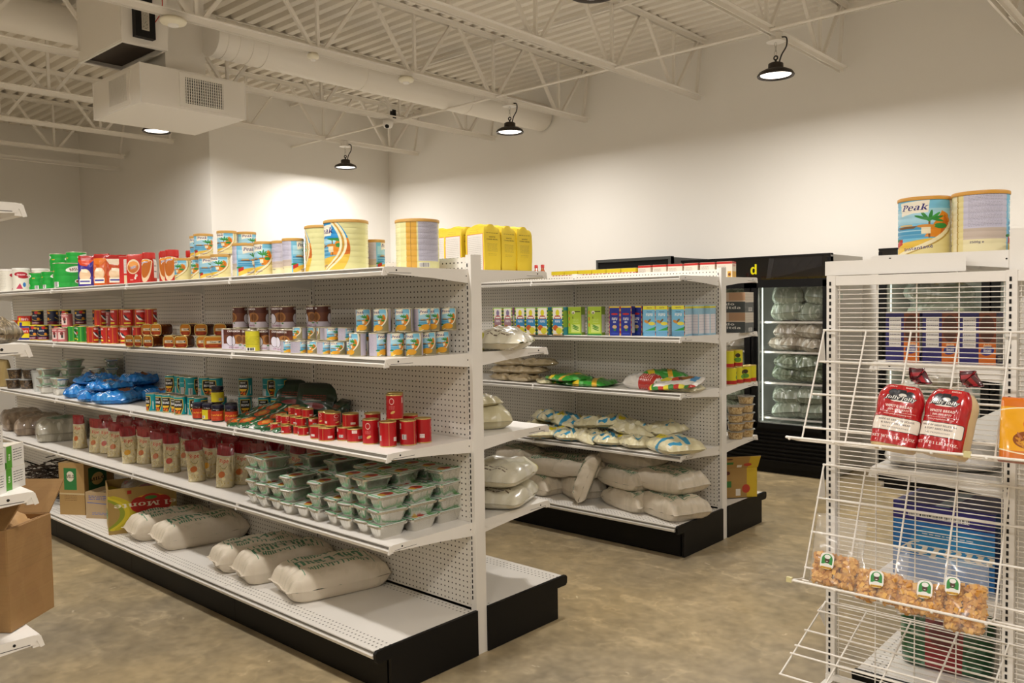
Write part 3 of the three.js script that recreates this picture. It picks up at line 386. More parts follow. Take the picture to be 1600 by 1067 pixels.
const riceSack = (g, w, h) => { rect(g, '#e6dac6', 0, 0, w, h); for (let i = 0; i < 420; i++) { g.globalAlpha = 0.25; rect(g, '#b9ae98', 0, i * h / 420, w, 1); } g.globalAlpha = 1; mottled(g, w, h, '#c9bfa8', 160, 0.4, 24); g.save(); g.globalAlpha = 0.85; const G = '#3f7d5c'; rect(g, G, w * 0.1, h * 0.17, w * 0.8, 4); rect(g, G, w * 0.1, h * 0.83, w * 0.8, 4);
  for (const [x, s] of [[0.25, 40], [0.52, 66], [0.78, 34]]) for (let y = h * 0.21; y < h * 0.78; y += s * 0.72) { const k = rnd(0, 4) | 0, W = s * 1.7, t = s * 0.2, X = w * x - W / 2; rect(g, G, X, y, W, t); if (k !== 1) rect(g, G, X, y + s * 0.38, W * (k === 2 ? 0.5 : 1), t * 0.9); if (k) rect(g, G, X, y, W * 0.16, s * 0.52); else rect(g, G, X + W * 0.45, y, W * 0.15, s * 0.5); } g.restore(); };
const ripeLab = (fruit) => (g, w, h) => { rect(g, '#d2c49c', 0, 0, w, h); for (let i = 0; i < 60; i++) ell(g, ['#e6d9a6', '#d2bd80', '#c4ae78', '#ece2bc'][i % 4], rnd(0, w), rnd(h * 0.3, h), rnd(8, 20), rnd(5, 12), rnd(0, 3)); rect(g, '#c9bda6', 0, h * 0.16, w, h * 0.1); rect(g, '#8e1820', 0, 0, w, h * 0.2); ell(g, '#8e1820', w * 0.5, h * 0.2, w * 0.5, h * 0.04); for (let i = 0; i < 14; i++) { g.globalAlpha = 0.4; rect(g, i % 2 ? '#c23a40' : '#5e0e14', rnd(0, w), 0, 7, h * 0.22); } g.globalAlpha = 1; rect(g, '#d9d2c4', 0, h * 0.245, w, 3); txt(g, 'Ripe', w * 0.5, h * 0.36, h * 0.13, '#c43a16', { st: '#f0e2c0', lw: 5 }); g.strokeStyle = '#4a5a2a'; g.lineWidth = 5; g.beginPath(); g.arc(w * 0.5, h * 0.44, w * 0.2, 0.3, 2.8); g.stroke(); ell(g, fruit, w * 0.42, h * 0.68, w * 0.2, h * 0.075, -0.2); ell(g, '#f0e4b4', w * 0.55, h * 0.78, w * 0.12, h * 0.04); };
const trayLid = (g, w, h) => { rect(g, '#dfe3dc', 0, 0, w, h); g.strokeStyle = '#3f9a5c'; g.lineWidth = w * 0.06; g.strokeRect(w * 0.05, h * 0.05, w * 0.9, h * 0.9); rect(g, '#6fae6a', w * 0.1, h * 0.12, w * 0.8, h * 0.2); ell(g, '#c23b2a', w * 0.52, h * 0.55, w * 0.3, h * 0.2); ell(g, '#e0b23a', w * 0.6, h * 0.75, w * 0.24, h * 0.1); ell(g, '#7a3a22', w * 0.42, h * 0.5, w * 0.14, h * 0.09); rect(g, '#f2efe8', w * 0.2, h * 0.16, w * 0.5, h * 0.06); };
const atlas = (front, side, top = '#999') => (g, w, h) => { g.save(); g.beginPath(); g.rect(0, 0, w * 0.6, h); g.clip(); front(g, w * 0.6, h); g.restore(); g.save(); g.translate(w * 0.6, 0); g.beginPath(); g.rect(0, 0, w * 0.3, h); g.clip(); side(g, w * 0.3, h); g.restore(); rect(g, top, w * 0.9, 0, w * 0.1, h); };
const sideText = (c, t = '#444') => (g, w, h) => { rect(g, c, 0, 0, w, h); rect(g, '#e9e6e0', w * 0.12, h * 0.28, w * 0.76, h * 0.62); lines(g, t, w * 0.18, h * 0.33, w * 0.64, 12, h * 0.045, 2); };
const fufuFront = (top, band, c1, c2) => (g, w, h) => { for (let i = 0; i < 22; i++) for (const x of [0, w * 0.9]) rect(g, ['#2b2a24', '#d8cf3a', '#3a8a3a'][i % 3], x, i * h / 22, w * 0.1, h / 22 + 1); rect(g, '#ece6da', w * 0.1, 0, w * 0.8, h); rect(g, '#8cc84a', 0, 0, w, h * 0.03); ell(g, top, w * 0.5, h * 0.2, w * 0.16, h * 0.11); poly(g, '#b43a3a', w * 0.16, h * 0.42, w * 0.3, h * 0.3, w * 0.7, h * 0.3, w * 0.84, h * 0.42); rect(g, '#efe9dc', w * 0.28, h * 0.34, w * 0.44, h * 0.06); rect(g, band, w * 0.1, h * 0.42, w * 0.8, h * 0.26); txt(g, 'FUFU', w * 0.5, h * 0.51, h * 0.11, '#f6f2ee', { sx: 0.95 }); ell(g, c1, w * 0.32, h * 0.74, w * 0.22, h * 0.1); ell(g, c2, w * 0.62, h * 0.84, w * 0.27, h * 0.12); rect(g, '#c9a060', w * 0.12, h * 0.96, w * 0.76, h * 0.04); };
const fufuBlue = (g, w, h) => { rect(g, '#76b6d8', 0, 0, w, h); rect(g, '#e0d83a', 0, 0, w, h * 0.12); txt(g, 'Asona Tec', w * 0.5, h * 0.06, h * 0.055, '#2a2a2a', { sx: 0.9 }); txt(g, 'Plantain', w * 0.5, h * 0.19, h * 0.06, '#1f5a8a'); txt(g, 'FUFU', w * 0.5, h * 0.29, h * 0.13, '#f4f2ea'); ell(g, '#c98a3a', w * 0.28, h * 0.52, w * 0.2, h * 0.05, 0.3); ell(g, '#7a5a2a', w * 0.5, h * 0.48, w * 0.14, h * 0.035, -0.6); ell(g, '#e6d84a', w * 0.68, h * 0.58, w * 0.26, h * 0.06); poly(g, '#2f9a4a', w * 0.14, h * 0.82, w, h * 0.68, w, h * 0.8); rect(g, '#5a9cc4', 0, h * 0.84, w, h * 0.16); lines(g, '#eaf2f4', w * 0.1, h * 0.88, w * 0.8, 3, h * 0.04, 2); for (let i = 0; i < 18; i++) rect(g, ['#2a2420', '#c8372a', '#d8b23a'][i % 3], w * 0.95, i * h / 18, w * 0.05, h / 18 + 1); };
const fufuNavy = (g, w, h) => { rect(g, '#1c2f8c', 0, 0, w, h); rect(g, '#e0c43a', 0, 0, w, h * 0.05); for (let i = 0; i < 12; i++) for (const x of [0, w * 0.94]) rect(g, i % 2 ? '#d8b23a' : '#b0261c', x, i * h / 12, w * 0.06, h / 12 + 1); ell(g, '#c02a2a', w * 0.5, h * 0.26, w * 0.3, h * 0.035); txt(g, 'FUFU', w * 0.5, h * 0.43, h * 0.12, '#f6f4ee'); txt(g, 'MIX', w * 0.5, h * 0.54, h * 0.08, '#f6f4ee'); ell(g, '#c8a878', w * 0.5, h * 0.7, w * 0.2, h * 0.06); ell(g, '#3a7a3a', w * 0.52, h * 0.8, w * 0.12, h * 0.04); rect(g, '#2a46b0', w * 0.2, h * 0.9, w * 0.6, h * 0.04); };
const okraFront = (g, w, h) => { rect(g, '#a9c23a', 0, 0, w, h); rect(g, '#2f7a3a', 0, 0, w * 0.06, h); rect(g, '#2f7a3a', 0, h * 0.94, w, h * 0.06); for (let i = 0; i < 3; i++) { rect(g, '#d8b23a', w * 0.06, h * (0.14 + i * 0.22), w * 0.06, h * 0.12); rect(g, '#b0301c', w * 0.12, h * (0.14 + i * 0.22), w * 0.04, h * 0.12); } ell(g, '#e8e2d4', w * 0.42, h * 0.2, w * 0.12, h * 0.06); ell(g, '#3a2a1a', w * 0.42, h * 0.22, w * 0.05, h * 0.03); rect(g, '#2a241c', w * 0.54, h * 0.15, w * 0.4, h * 0.035); txt(g, 'K', w * 0.4, h * 0.38, h * 0.1, '#3a3a1a', { f: 'serif' }); lines(g, '#eef2d8', w * 0.4, h * 0.44, w * 0.4, 3, h * 0.05, 3); rect(g, '#c9d67a', w * 0.26, h * 0.62, w * 0.64, h * 0.28); for (const a of [0.68, 0.73, 0.79]) ell(g, '#4f8a34', w * 0.58, h * a, w * 0.26, h * 0.022, 0.35); };

/* ---------- glass-door coolers along the back wall ---------- */
const frozenTex = [tex(256, 256, (g, w, h) => { rect(g, '#98a090', 0, 0, w, h); mottled(g, w, h, '#8f9a84', 260, 0.35, 22); mottled(g, w, h, '#f2f4ec', 130, 0.5, 12); }), tex(256, 256, (g, w, h) => { rect(g, '#6f7a64', 0, 0, w, h); for (let i = 0; i < 260; i++) { g.globalAlpha = 0.7; ell(g, ['#55634a', '#8d9a80', '#a4ae98', '#46523c'][i % 4], rnd(0, w), rnd(0, h), rnd(6, 30), rnd(2, 6), rnd(-0.5, 0.5)); } g.globalAlpha = 1; mottled(g, w, h, '#dfe6da', 40, 0.5, 14); }), tex(256, 256, (g, w, h) => { rect(g, '#a09686', 0, 0, w, h); mottled(g, w, h, '#9f8f78', 240, 0.35, 18); mottled(g, w, h, '#f4f0e6', 110, 0.55, 12); })];
const frozenMat = frozenTex.map((t) => mk({ map: t, roughness: 0.3, clearcoat: 0.6, clearcoatRoughness: 0.2 }));
function cooler(name, label, x0, x1, H, doors, o = {}) {
  const w = x1 - x0, z0 = -5.37, z1 = -4.583, dep = z1 - z0, t = thing(name, label, 'cooler', [(x0 + x1) / 2, 0, z1]);
  const sd = o.side || M.fridgeSide, b = 0.035;
  mesh('side_panel', bx(0.03, H - 0.02, dep - 0.066, w / 2 - 0.015, H / 2, -dep / 2 - 0.033), sd, t); mesh('side_panel', bx(0.03, H - 0.02, dep - 0.066, -w / 2 + 0.015, H / 2, -dep / 2 - 0.033), sd, t); mesh('cabinet_top', bx(w - 0.064, 0.03, dep - 0.1, 0, H - 0.03, -dep / 2 - 0.01), sd, t); mesh('cabinet_back', bx(w - 0.064, H - 0.04, 0.03, 0, H / 2, -dep + 0.02), sd, t);
  mesh('liner', [bx(w - 0.07, 1.4, 0.01, 0, 1.1, -dep + 0.05), bx(w - 0.07, 0.01, dep - 0.14, 0, 0.42, -dep / 2 - 0.02), bx(w - 0.07, 0.01, dep - 0.14, 0, 1.78, -dep / 2 - 0.02)], M.fridgeIn, t);
  const hd = mesh('sign_panel', bx(w, H - 1.79, 0.06, 0, (H + 1.79) / 2, -0.03), o.frame || M.blackGloss, t);
  mesh('panel_trim', [bx(w, o.trimW || 0.014, 0.07, 0, H - (o.trimW || 0.014) / 2, -0.026), bx(w, 0.014, 0.07, 0, 1.792, -0.026), bx(0.025, H - 1.83, 0.068, w / 2 - 0.0125, (H + 1.77) / 2, -0.026), bx(0.025, H - 1.83, 0.068, -w / 2 + 0.0125, (H + 1.77) / 2, -0.026)], o.trim || M.black, t);
  mesh('base', bx(w, 0.36, 0.05, 0, 0.24, -0.04), M.black, t); for (let i = 0; i < 8; i++) mesh('grille_slat', bx(w - 0.06, 0.016, 0.02, 0, 0.12 + i * 0.036, -0.008), M.black, t); mesh('toe_plate', bx(w - 0.07, 0.09, dep - 0.1, 0, 0.045, -dep / 2), M.black, t);
  mesh('mullion', [bx(0.05, 1.37, 0.05, -w / 2 + 0.025, 1.105, -0.03), bx(0.05, 1.37, 0.05, w / 2 - 0.025, 1.105, -0.03), ...Array.from({ length: doors - 1 }, (_, i) => bx(0.04, 1.37, 0.05, -w / 2 + (i + 1) * w / doors, 1.105, -0.05))], M.black, t);
  for (let i = 0; i < doors; i++) {
    const dw = w / doors - 0.012, d = new THREE.Group(); d.name = 'door'; d.position.set(-w / 2 + (i + 0.5) * w / doors, 1.105, 0); t.add(d);
    const st = 0.058; mesh('door_frame', [bx(st, 1.36, 0.035, -dw / 2 + st / 2, 0, 0), bx(st, 1.36, 0.035, dw / 2 - st / 2, 0, 0), bx(dw, st, 0.035, 0, 0.68 - st / 2, 0), bx(dw, 0.045, 0.035, 0, -0.68 + 0.022, 0)], M.black, d);
    mesh('pane', bx(dw - 2 * st, 1.3, 0.006, 0, 0, 0), M.glass, d); mesh('handle', [bx(0.02, 0.5, 0.02, -dw / 2 + 0.03, 0.0, 0.045), bx(0.02, 0.02, 0.05, -dw / 2 + 0.03, 0.24, 0.03), bx(0.02, 0.02, 0.05, -dw / 2 + 0.03, -0.24, 0.03)], M.black, d);
    mesh('gasket', [bx(0.012, 1.27, 0.012, -dw / 2 + st + 0.006, 0, -0.012), bx(dw - 2 * st, 0.012, 0.012, 0, -0.63, -0.012)], mat(0xaab0a8, 0.5), d);
    const lx = -w / 2 + i * w / doors + 0.09; mesh('light_strip', bx(0.008, 1.25, 0.012, lx - 0.012, 1.105, -0.07), M.led, t);
    if (!o.dark) { const l = new THREE.RectAreaLight(new THREE.Color(0.93, 1, 0.92), 9, 0.03, 1.2); l.position.set(lx + 0.012, 1.105, -0.085); l.rotation.y = -0.7; l.name = 'strip_light'; t.add(l); }
    for (const y of [0.5, 0.83, 1.12, 1.4]) { const s = mesh('wire_shelf', [rod([-dw / 2, y, -0.12], [dw / 2, y, -0.12], 0.005), rod([-dw / 2, y, -0.6], [dw / 2, y, -0.6], 0.005), bx(dw, 0.018, 0.004, 0, y + 0.004, -0.112)], M.wire, t); s.position.x = d.position.x; for (let k = 0; k < 12; k++) mesh('shelf_wire', rod([-dw / 2 + 0.03 + k * (dw - 0.06) / 11, y + 0.004, -0.12], [-dw / 2 + 0.03 + k * (dw - 0.06) / 11, y + 0.004, -0.6], 0.003, 5), M.wire, s); }
  }
  return t;
}
const coolA = cooler('cooler', 'tall black cooler with glass doors and a yellow letter on the header', -1.62, -0.135, 2.017, 2);
{
  const f = mesh('panel_print', bx(1.3, 0.19, 0.002, 0.02, 1.905, 0.002), mk({ roughness: 0.12, clearcoat: 0.6, map: tex(1024, 152, (g, w, h) => { rect(g, '#070707', 0, 0, w, h); poly(g, '#2b2a2b', w * 0.62, 0, w * 0.66, 0, w * 0.63, h, w * 0.6, h); poly(g, '#1d1c1e', w * 0.66, 0, w, 0, w, h * 0.5, w * 0.63, h); g.strokeStyle = '#0b0b0b'; g.lineWidth = 5; for (let i = 0; i < 5; i++) { g.beginPath(); g.moveTo(w * (0.64 + i * 0.07), h); g.quadraticCurveTo(w * (0.68 + i * 0.07), h * 0.4, w * (0.72 + i * 0.08), 0); g.stroke(); } txt(g, 'd', w * 0.505, h * 0.54, h * 0.66, '#e8dc12'); }) }), coolA);
}
cooler('cooler', 'black-fronted cooler with white side partly seen through the wire rack', 0.27, 1.95, 2.03, 2, { side: M.paint });
cooler('cooler', 'dark grey framed cooler behind the far gondola, only its top showing', -2.66, -1.74, 2.07, 1, { frame: M.black, trimW: 0.03, trim: mat(0x4c4e4b, 0.45), side: M.darkGrey, dark: true });
{ // frozen goods
  const bag = (lbl, x, y, z, w, l, h, m, ry, rx = 0, k = 1, rz = 0) => { const o = mesh(numbered('frozen_bag'), pillow(w, l, h, { seed: k * 1.7 + x, wr: 0.03, e: 0.45, nx: 18, nz: 18 }), frozenMat[m], scene, [x, y, z]); o.rotation.set(rx, ry, rz); tag(o, lbl, 'frozen bag', 'frozen bags in the glass-door coolers'); };
  const rows = [[0.435, 'bottom'], [0.51, 'fourth'], [0.84, 'third'], [1.13, 'second'], [1.41, 'top']];
  let k = 0;
  for (const [cx, nm, seen] of [[-0.5, 'right door, left black cooler', 2], [-1.25, 'left door, left black cooler', 1], [0.69, 'left half, cooler behind wire rack', 1], [1.53, 'right half, cooler behind wire rack', 1]]) for (const [y, sh] of rows.slice(1)) {
    const cols = seen > 1 ? [-0.125, 0.135] : [0], n = 2, hh = y > 1.4 ? 0.17 : y < 0.6 ? 0.15 : 0.135;
    for (let c = 0; c < cols.length; c++) for (let i = 0; i < n; i++) { const pos = (cols.length > 1 ? (c ? 'right ' : 'left ') : '') + ['lower', 'upper'][i]; bag(`frozen bag, ${pos} on ${sh} shelf, ${nm}`, cx + cols[c] + rnd(-0.03, 0.03) + i * rnd(-0.04, 0.04), y + 0.01 + i * hh * 0.88, -4.86 + rnd(-0.02, 0.02), seen > 1 ? rnd(0.28, 0.33) : 0.52, 0.34, hh * rnd(0.98, 1.14), (k++ * 7 + i * 2 + c) % 3, rnd(-0.5, 0.5), rnd(-0.05, 0.1), k, rnd(-0.12, 0.12)); }
  }
}

/* ---------- goods on the near gondola: top shelf ---------- */
const S1 = { top: LV1[0], two: LV1[1], three: LV1[2], four: LV1[3], base: 0.204 };
const Lm = { big: lab(1024, 512, peakCream), blue: lab(1024, 512, peakBlue('Instant')), inst: lab(1024, 512, peakBlue('Instantané')), small: lab(512, 256, peakSmall), milo: lab(512, 256, miloLab), whiteTin: lab(512, 256, whiteTin), ov: lab(512, 256, ovaltine('#c8482a')), ovW: lab(512, 256, ovaltine('#e6d4c8')), beans: lab(512, 256, beansLab), tomato: lab(512, 256, tomatoLab, 0.28), red: lab(512, 256, geishaLab('#b5201a', '#c9621e')), green: lab(512, 256, geishaLab('#1f8a32', '#5fae3a')), coco: lab(512, 256, cocoLab), oats: lab(512, 256, oatsLab), pink: lab(512, 256, pinkLab) };
const FACE = 45 * D; // turn that points a label at the aisle end
{
  const put = (key, name, make, label, cat, x, z, turn, group, y = S1.top) => copyOf(key, name, make, label, cat, [x, y, z], turn, group);
  const G = 'goods along the top shelf of the long gondola';
  const tin = (r, h, m, ribs, l = M.goldLid, n = 40) => makeCan(r, h, m, { ribs, lid: l, n });
  put('peakXL', 'milk_powder_tin', tin(0.0985, 0.226, Lm.big, 7), 'largest cream milk powder tin, blue panel at its left edge', 'tin', -0.432, 0.38, 6 * D, G);
  put('peakXL', 'milk_powder_tin', null, 'tall cream milk powder tin left of the largest one, plain side out', 'tin', -0.7, 0.3, -45 * D, G);
  put('peakXL', 'milk_powder_tin', null, 'tall cream tin showing grey ingredient panel and barcode, beside yellow bags', 'tin', -0.207, 0.15, 214 * D, G);
  const mid = (r, h, lbl, x, z, t, key) => put(key || `mid${r}`, 'milk_powder_tin', tin(r, h, Lm.blue, 5), lbl, 'tin', x, z, t, G);
  mid(0.05, 0.168, 'ribbed blue milk tin turned to its pale panel with violet stripe', -0.798, 0.42, 130 * D); mid(0.05, 0.168, 'ribbed blue milk tin, second left of the tall cream tins', -0.955, 0.38, 150 * D); mid(0.05, 0.168, 'ribbed blue milk tin showing its name, middle of the row', -1.051, 0.42, 30 * D); mid(0.056, 0.168, 'wide ribbed milk tin with cream swoosh right of the small tins', -1.215, 0.44, 105 * D);
  mid(0.05, 0.168, 'ribbed blue milk tin hidden behind the wide swoosh tin', -1.19, 0.3, 20 * D); mid(0.045, 0.15, 'small grey-sided milk tin right behind the largest cream tin', -0.45, 0.2, 140 * D);
  const sm = (lbl, x, z, t, y) => put('smallPeak', 'milk_tin', tin(0.05, 0.124, Lm.blue, 4), lbl, 'tin', x, z, t, 'small blue milk tins stacked on the top shelf', y);
  sm('small blue milk tin, leftmost of lower row beside red-lidded jars', -1.86, 0.44, 5 * D); sm('small blue milk tin, second from left in the lower row', -1.745, 0.4, -10 * D); sm('small blue milk tin, third from left in the lower row', -1.62, 0.42, 75 * D); sm('small blue milk tin, rightmost of the lower row, name facing out', -1.45, 0.44, 30 * D);
  const y2 = S1.top + 0.126; sm('small blue milk tin, leftmost of the upper row', -1.83, 0.36, 35 * D, y2); sm('small blue milk tin, middle of the upper row, turned half away', -1.685, 0.41, 70 * D, y2); sm('small blue milk tin standing apart, rightmost of the upper row', -1.45, 0.4, 25 * D, y2); sm('small blue milk tin just behind the rightmost upper one', -1.44, 0.29, 80 * D, y2);
  // red-lidded chocolate malt jars, cartons and pouches
  const jar = (t) => { mesh('jar_body', lathe([[0, 0.002], [0.038, 0], [0.043, 0.006], [0.043, 0.12], [0.041, 0.134], [0.034, 0.146], [0.034, 0.15]], 28), once('jarM', () => lab(512, 256, ovaltine('#b8301f'), 0.2)), t); mesh('lid', lathe([[0.0375, 0.146], [0.0375, 0.18], [0.035, 0.184], [0, 0.184]], 28), M.redLid, t); };
  put('ovJar', 'malt_drink_jar', jar, 'red-lidded malt jar with back label out, right of the round logo pack', 'jar', -2.34, 0.42, 205 * D, G); put('ovJar', 'malt_drink_jar', null, 'red-lidded malt jar with round logo, front of the group of three', 'jar', -2.038, 0.42, 35 * D, G); put('ovJar', 'malt_drink_jar', null, 'red-lidded malt jar, left of the group of three', 'jar', -2.15, 0.4, 45 * D, G); put('ovJar', 'malt_drink_jar', null, 'red-lidded malt jar peeking out behind the small blue tins', 'jar', -2.03, 0.3, 60 * D, G);
  put('ovPack', 'malt_drink_pack', (t) => mesh('pouch_body', pouch(0.115, 0.182, 0.06, { seed: 3, full: 0.5 }), once('ovP', () => lab(512, 512, ovaltine('#c8301f', 2))), t), 'red malt drink pack with large round orange logo', 'pouch', -2.5, 0.43, 30 * D, G);
  put('ovBox', 'malt_drink_carton', makeBox(0.075, 0.18, 0.05, lab(512, 256, atlas((g, w, h) => { rect(g, '#c8201c', 0, 0, w, h); rect(g, '#e9e4dc', w * 0.4, h * 0.1, w * 0.45, h * 0.5); lines(g, '#666', w * 0.44, h * 0.14, w * 0.36, 11, h * 0.04, 2); rect(g, '#e8d8b0', w * 0.4, h * 0.66, w * 0.45, h * 0.3); }, sideText('#e4ded4'), '#c8201c'))), 'red and white malt drink carton showing its side panel', 'carton', -2.72, 0.39, 40 * D, G);
  put('ovBox', 'malt_drink_carton', null, 'red malt drink carton just right of the clear back-label jar', 'carton', -2.245, 0.36, 62 * D, G);
  const pch = (key, name, c1, c2, lbl, x, z, t, h = 0.215) => put(key, name, (o) => mesh('pouch_body', pouch(0.125, h, 0.06, { seed: key.length * 1.3, wr: 0.009, full: 0.25 }), lab(256, 512, (g, w, h2) => { rect(g, c1, 0, 0, w, h2); rect(g, '#9e1f1a', 0, 0, w, h2 * 0.13); poly(g, c2, 0, h2 * 0.13, w, h2 * 0.13, w * 0.6, h2 * 0.34, w * 0.2, h2 * 0.3); ell(g, '#e8c8a0', w * 0.5, h2 * 0.62, w * 0.34, h2 * 0.2); rect(g, '#f2ead8', w * 0.16, h2 * 0.74, w * 0.68, h2 * 0.16); rect(g, '#4a4a9a', w * 0.2, h2 * 0.79, w * 0.6, h2 * 0.05); poly(g, '#f4e6cc', w * 0.3, h2 * 0.42, w * 0.7, h2 * 0.46, w * 0.66, h2 * 0.54, w * 0.3, h2 * 0.52); }, 0.25), o), lbl, 'pouch', x, z, t, G);
  pch('pP', 'drink_pouch', '#3a2a86', '#c8401c', 'shiny purple drink pouch with red top beside green tins', -3.33, 0.4, 35 * D); pch('pOr', 'drink_pouch', '#c85a1a', '#d8742a', 'shiny orange drink pouch right of the purple one', -3.08, 0.4, 25 * D); pch('pOrW', 'drink_pouch', '#b8441c', '#e6d2b8', 'orange and white drink pouch leaning beside the red cartons', -2.9, 0.38, 55 * D, 0.2); pch('pP', 'drink_pouch', '#3a2a86', '#c8401c', 'purple drink pouch behind the orange one, only its top visible', -3.25, 0.24, 40 * D);
  // green malt tins
  const ml = (r, h, lbl, x, z, t, y) => put(`milo${r}`, 'malt_tin', makeCan(r, h, Lm.milo, { rim: M.tin, ribs: 3 }), lbl, 'tin', x, z, t, 'green malt drink tins on the top shelf', y);
  ml(0.088, 0.18, 'largest green malt tin standing in front of the stacked green tins', -3.692, 0.4, 10 * D); ml(0.07, 0.142, 'green malt tin, lower left one behind the largest', -4.33, 0.22, 50 * D); ml(0.07, 0.142, 'green malt tin, lower right one behind the largest', -4.08, 0.16, 50 * D); ml(0.07, 0.142, 'green malt tin on top of the stack, left one with white label', -4.33, 0.22, 45 * D, S1.top + 0.143); ml(0.07, 0.142, 'green malt tin on top of the stack, right one', -4.05, 0.2, 20 * D, S1.top + 0.143);
  ml(0.054, 0.132, 'small green malt tin right of the white tins', -4.231, 0.42, 60 * D); ml(0.054, 0.132, 'small green malt tin beside the largest green one', -3.97, 0.42, 20 * D); ml(0.054, 0.132, 'small green malt tin tucked behind the orange pouches', -2.93, 0.2, 20 * D);
  put('whT', 'powder_tin', makeCan(0.06, 0.178, Lm.whiteTin, { rim: M.white, lid: M.white }), 'white powder tin with fine print, left of the green tins', 'tin', -4.577, 0.42, 150 * D, G); put('whT', 'powder_tin', null, 'white powder tin with red writing at the far left end', 'tin', -4.82, 0.44, 30 * D, G); put('whT', 'powder_tin', null, 'white powder tin whose lid shows behind the small green tin', 'tin', -4.75, 0.2, 60 * D, G); put('whT', 'powder_tin', null, 'white powder tin peeking out right of the fine-print tin', 'tin', -4.58, 0.28, 90 * D, G);
  put('yB', 'food_carton', makeBox(0.06, 0.12, 0.06, lab(128, 128, atlas((g, w, h) => { rect(g, '#e8c42a', 0, 0, w, h); ell(g, '#d8641c', w / 2, h * 0.6, w * 0.4, h * 0.25); }, (g, w, h) => rect(g, '#dcb62a', 0, 0, w, h)))), 'small yellow carton cut by the left edge of the picture', 'carton', -5.02, 0.44, 30 * D, G);
  // bags of corn meal on the back half of the top shelf
  const mealM = lab(512, 512, atlas((g, w, h) => { rect(g, '#f0d232', 0, 0, w, h); rect(g, '#d9542a', w * 0.08, h * 0.19, w * 0.86, h * 0.81); rect(g, '#e9e4de', w * 0.1, h * 0.2, w * 0.82, h * 0.8); lines(g, '#8a8278', w * 0.16, h * 0.26, w * 0.68, 17, h * 0.04, 2); lines(g, '#a8941a', w * 0.2, h * 0.1, w * 0.5, 2, h * 0.04, 3); }, (g, w, h) => { rect(g, '#f0d232', 0, 0, w, h); lines(g, '#7a5a10', w * 0.14, h * 0.17, w * 0.72, 1, 10, 5); txt(g, 'WHITE', w / 2, h * 0.26, h * 0.036, '#4a3610'); txt(g, 'CORN MEAL', w / 2, h * 0.31, h * 0.036, '#4a3610'); lines(g, '#a08a3a', w * 0.2, h * 0.4, w * 0.6, 7, h * 0.026, 3); lines(g, '#8a701a', w * 0.24, h * 0.62, w * 0.5, 2, h * 0.03, 2); }, '#f0d232'), 0.55);
  const mealGeo = () => { const g = new THREE.BoxGeometry(0.125, 0.228, 0.108, 6, 12, 6).translate(0, 0.1125, 0), p = g.attributes.position, u = g.attributes.uv, nn = 7 * 13; // sides 7x13, top/bottom 7x7, front/back 7x13
    for (let i = 0; i < p.count; i++) { const side = i < 2 * nn, cap = i >= 2 * nn && i < 2 * nn + 2 * 49; u.setX(i, side ? 0.6 + u.getX(i) * 0.3 : cap ? 0.9 + u.getX(i) * 0.1 : u.getX(i) * 0.6);
      let x = p.getX(i), y = p.getY(i), z = p.getZ(i); const v = y / 0.228, k = 1 + 0.05 * Math.sin(v * 3.1) - 0.1 * Math.max(0, v - 0.85) / 0.15; x *= k; z *= k * (1 - 0.18 * Math.max(0, v - 0.9) / 0.1); const n = fbm(x * 30 + 3, y * 24, z * 30, 3) * 0.007; y += v > 0.97 ? fbm(x * 14, z * 14, 2, 3) * 0.022 + (Math.abs(z) < 0.02 ? 0.006 : -0.004) : 0; p.setXYZ(i, x + n, Math.max(0, y), z + n); }
    g.computeVertexNormals(); return g; };
  const meal = (lbl, x, z, t, tilt = 0) => { const o = put('meal', 'corn_meal_bag', (q) => { mesh('bag_body', mealGeo(), mealM, q); mesh('folded_top', bx(0.11, 0.012, 0.02, 0, 0.224, 0.0), mat(0xe0bf1c, 0.55), q); }, lbl, 'bag', x, z, t, 'yellow corn meal bags at the end of the top shelf'); o.rotation.z = tilt; return o; };
  meal('yellow corn meal bag with white text panel, front left of the three', -0.1875, -0.264, -2 * D, 0.02); meal('yellow corn meal bag, middle of the front three', -0.19, -0.38, 2 * D); meal('yellow corn meal bag, rightmost of the front three', -0.185, -0.496, -1 * D); meal('yellow corn meal bag behind, right of the grey panel tin', -0.348, -0.266, -2 * D); meal('yellow corn meal bag furthest back, touching the grey panel tin', -0.47, -0.268, 1 * D);
  const sauce = (t) => { mesh('bottle_body', lathe([[0, 0], [0.03, 0], [0.032, 0.006], [0.032, 0.07], [0.028, 0.09], [0.014, 0.12], [0.012, 0.14]], 24), mat(0xb5521a, 0.15, { clearcoat: 0.8 }), t); mesh('cap', lathe([[0.015, 0.136], [0.015, 0.162], [0, 0.164]], 20), M.redLid, t); mesh('label', lathe([[0.0325, 0.02], [0.0325, 0.066]], 24), mat(0xd8a02a, 0.5), t); };
  put('sauce', 'sauce_bottle', sauce, 'small orange sauce bottle with red cap, left of a pair', 'bottle', -0.52, -2.58, 0, 'pair of sauce bottles beyond the corn meal', LV2[0]).position.set(-1.865, LV2[0], -2.64); put('sauce', 'sauce_bottle', null, 'small orange sauce bottle with red cap, right of a pair', 'bottle', 0, 0, 0, 'pair of sauce bottles beyond the corn meal', LV2[0]).position.set(-1.795, LV2[0], -2.64);
}

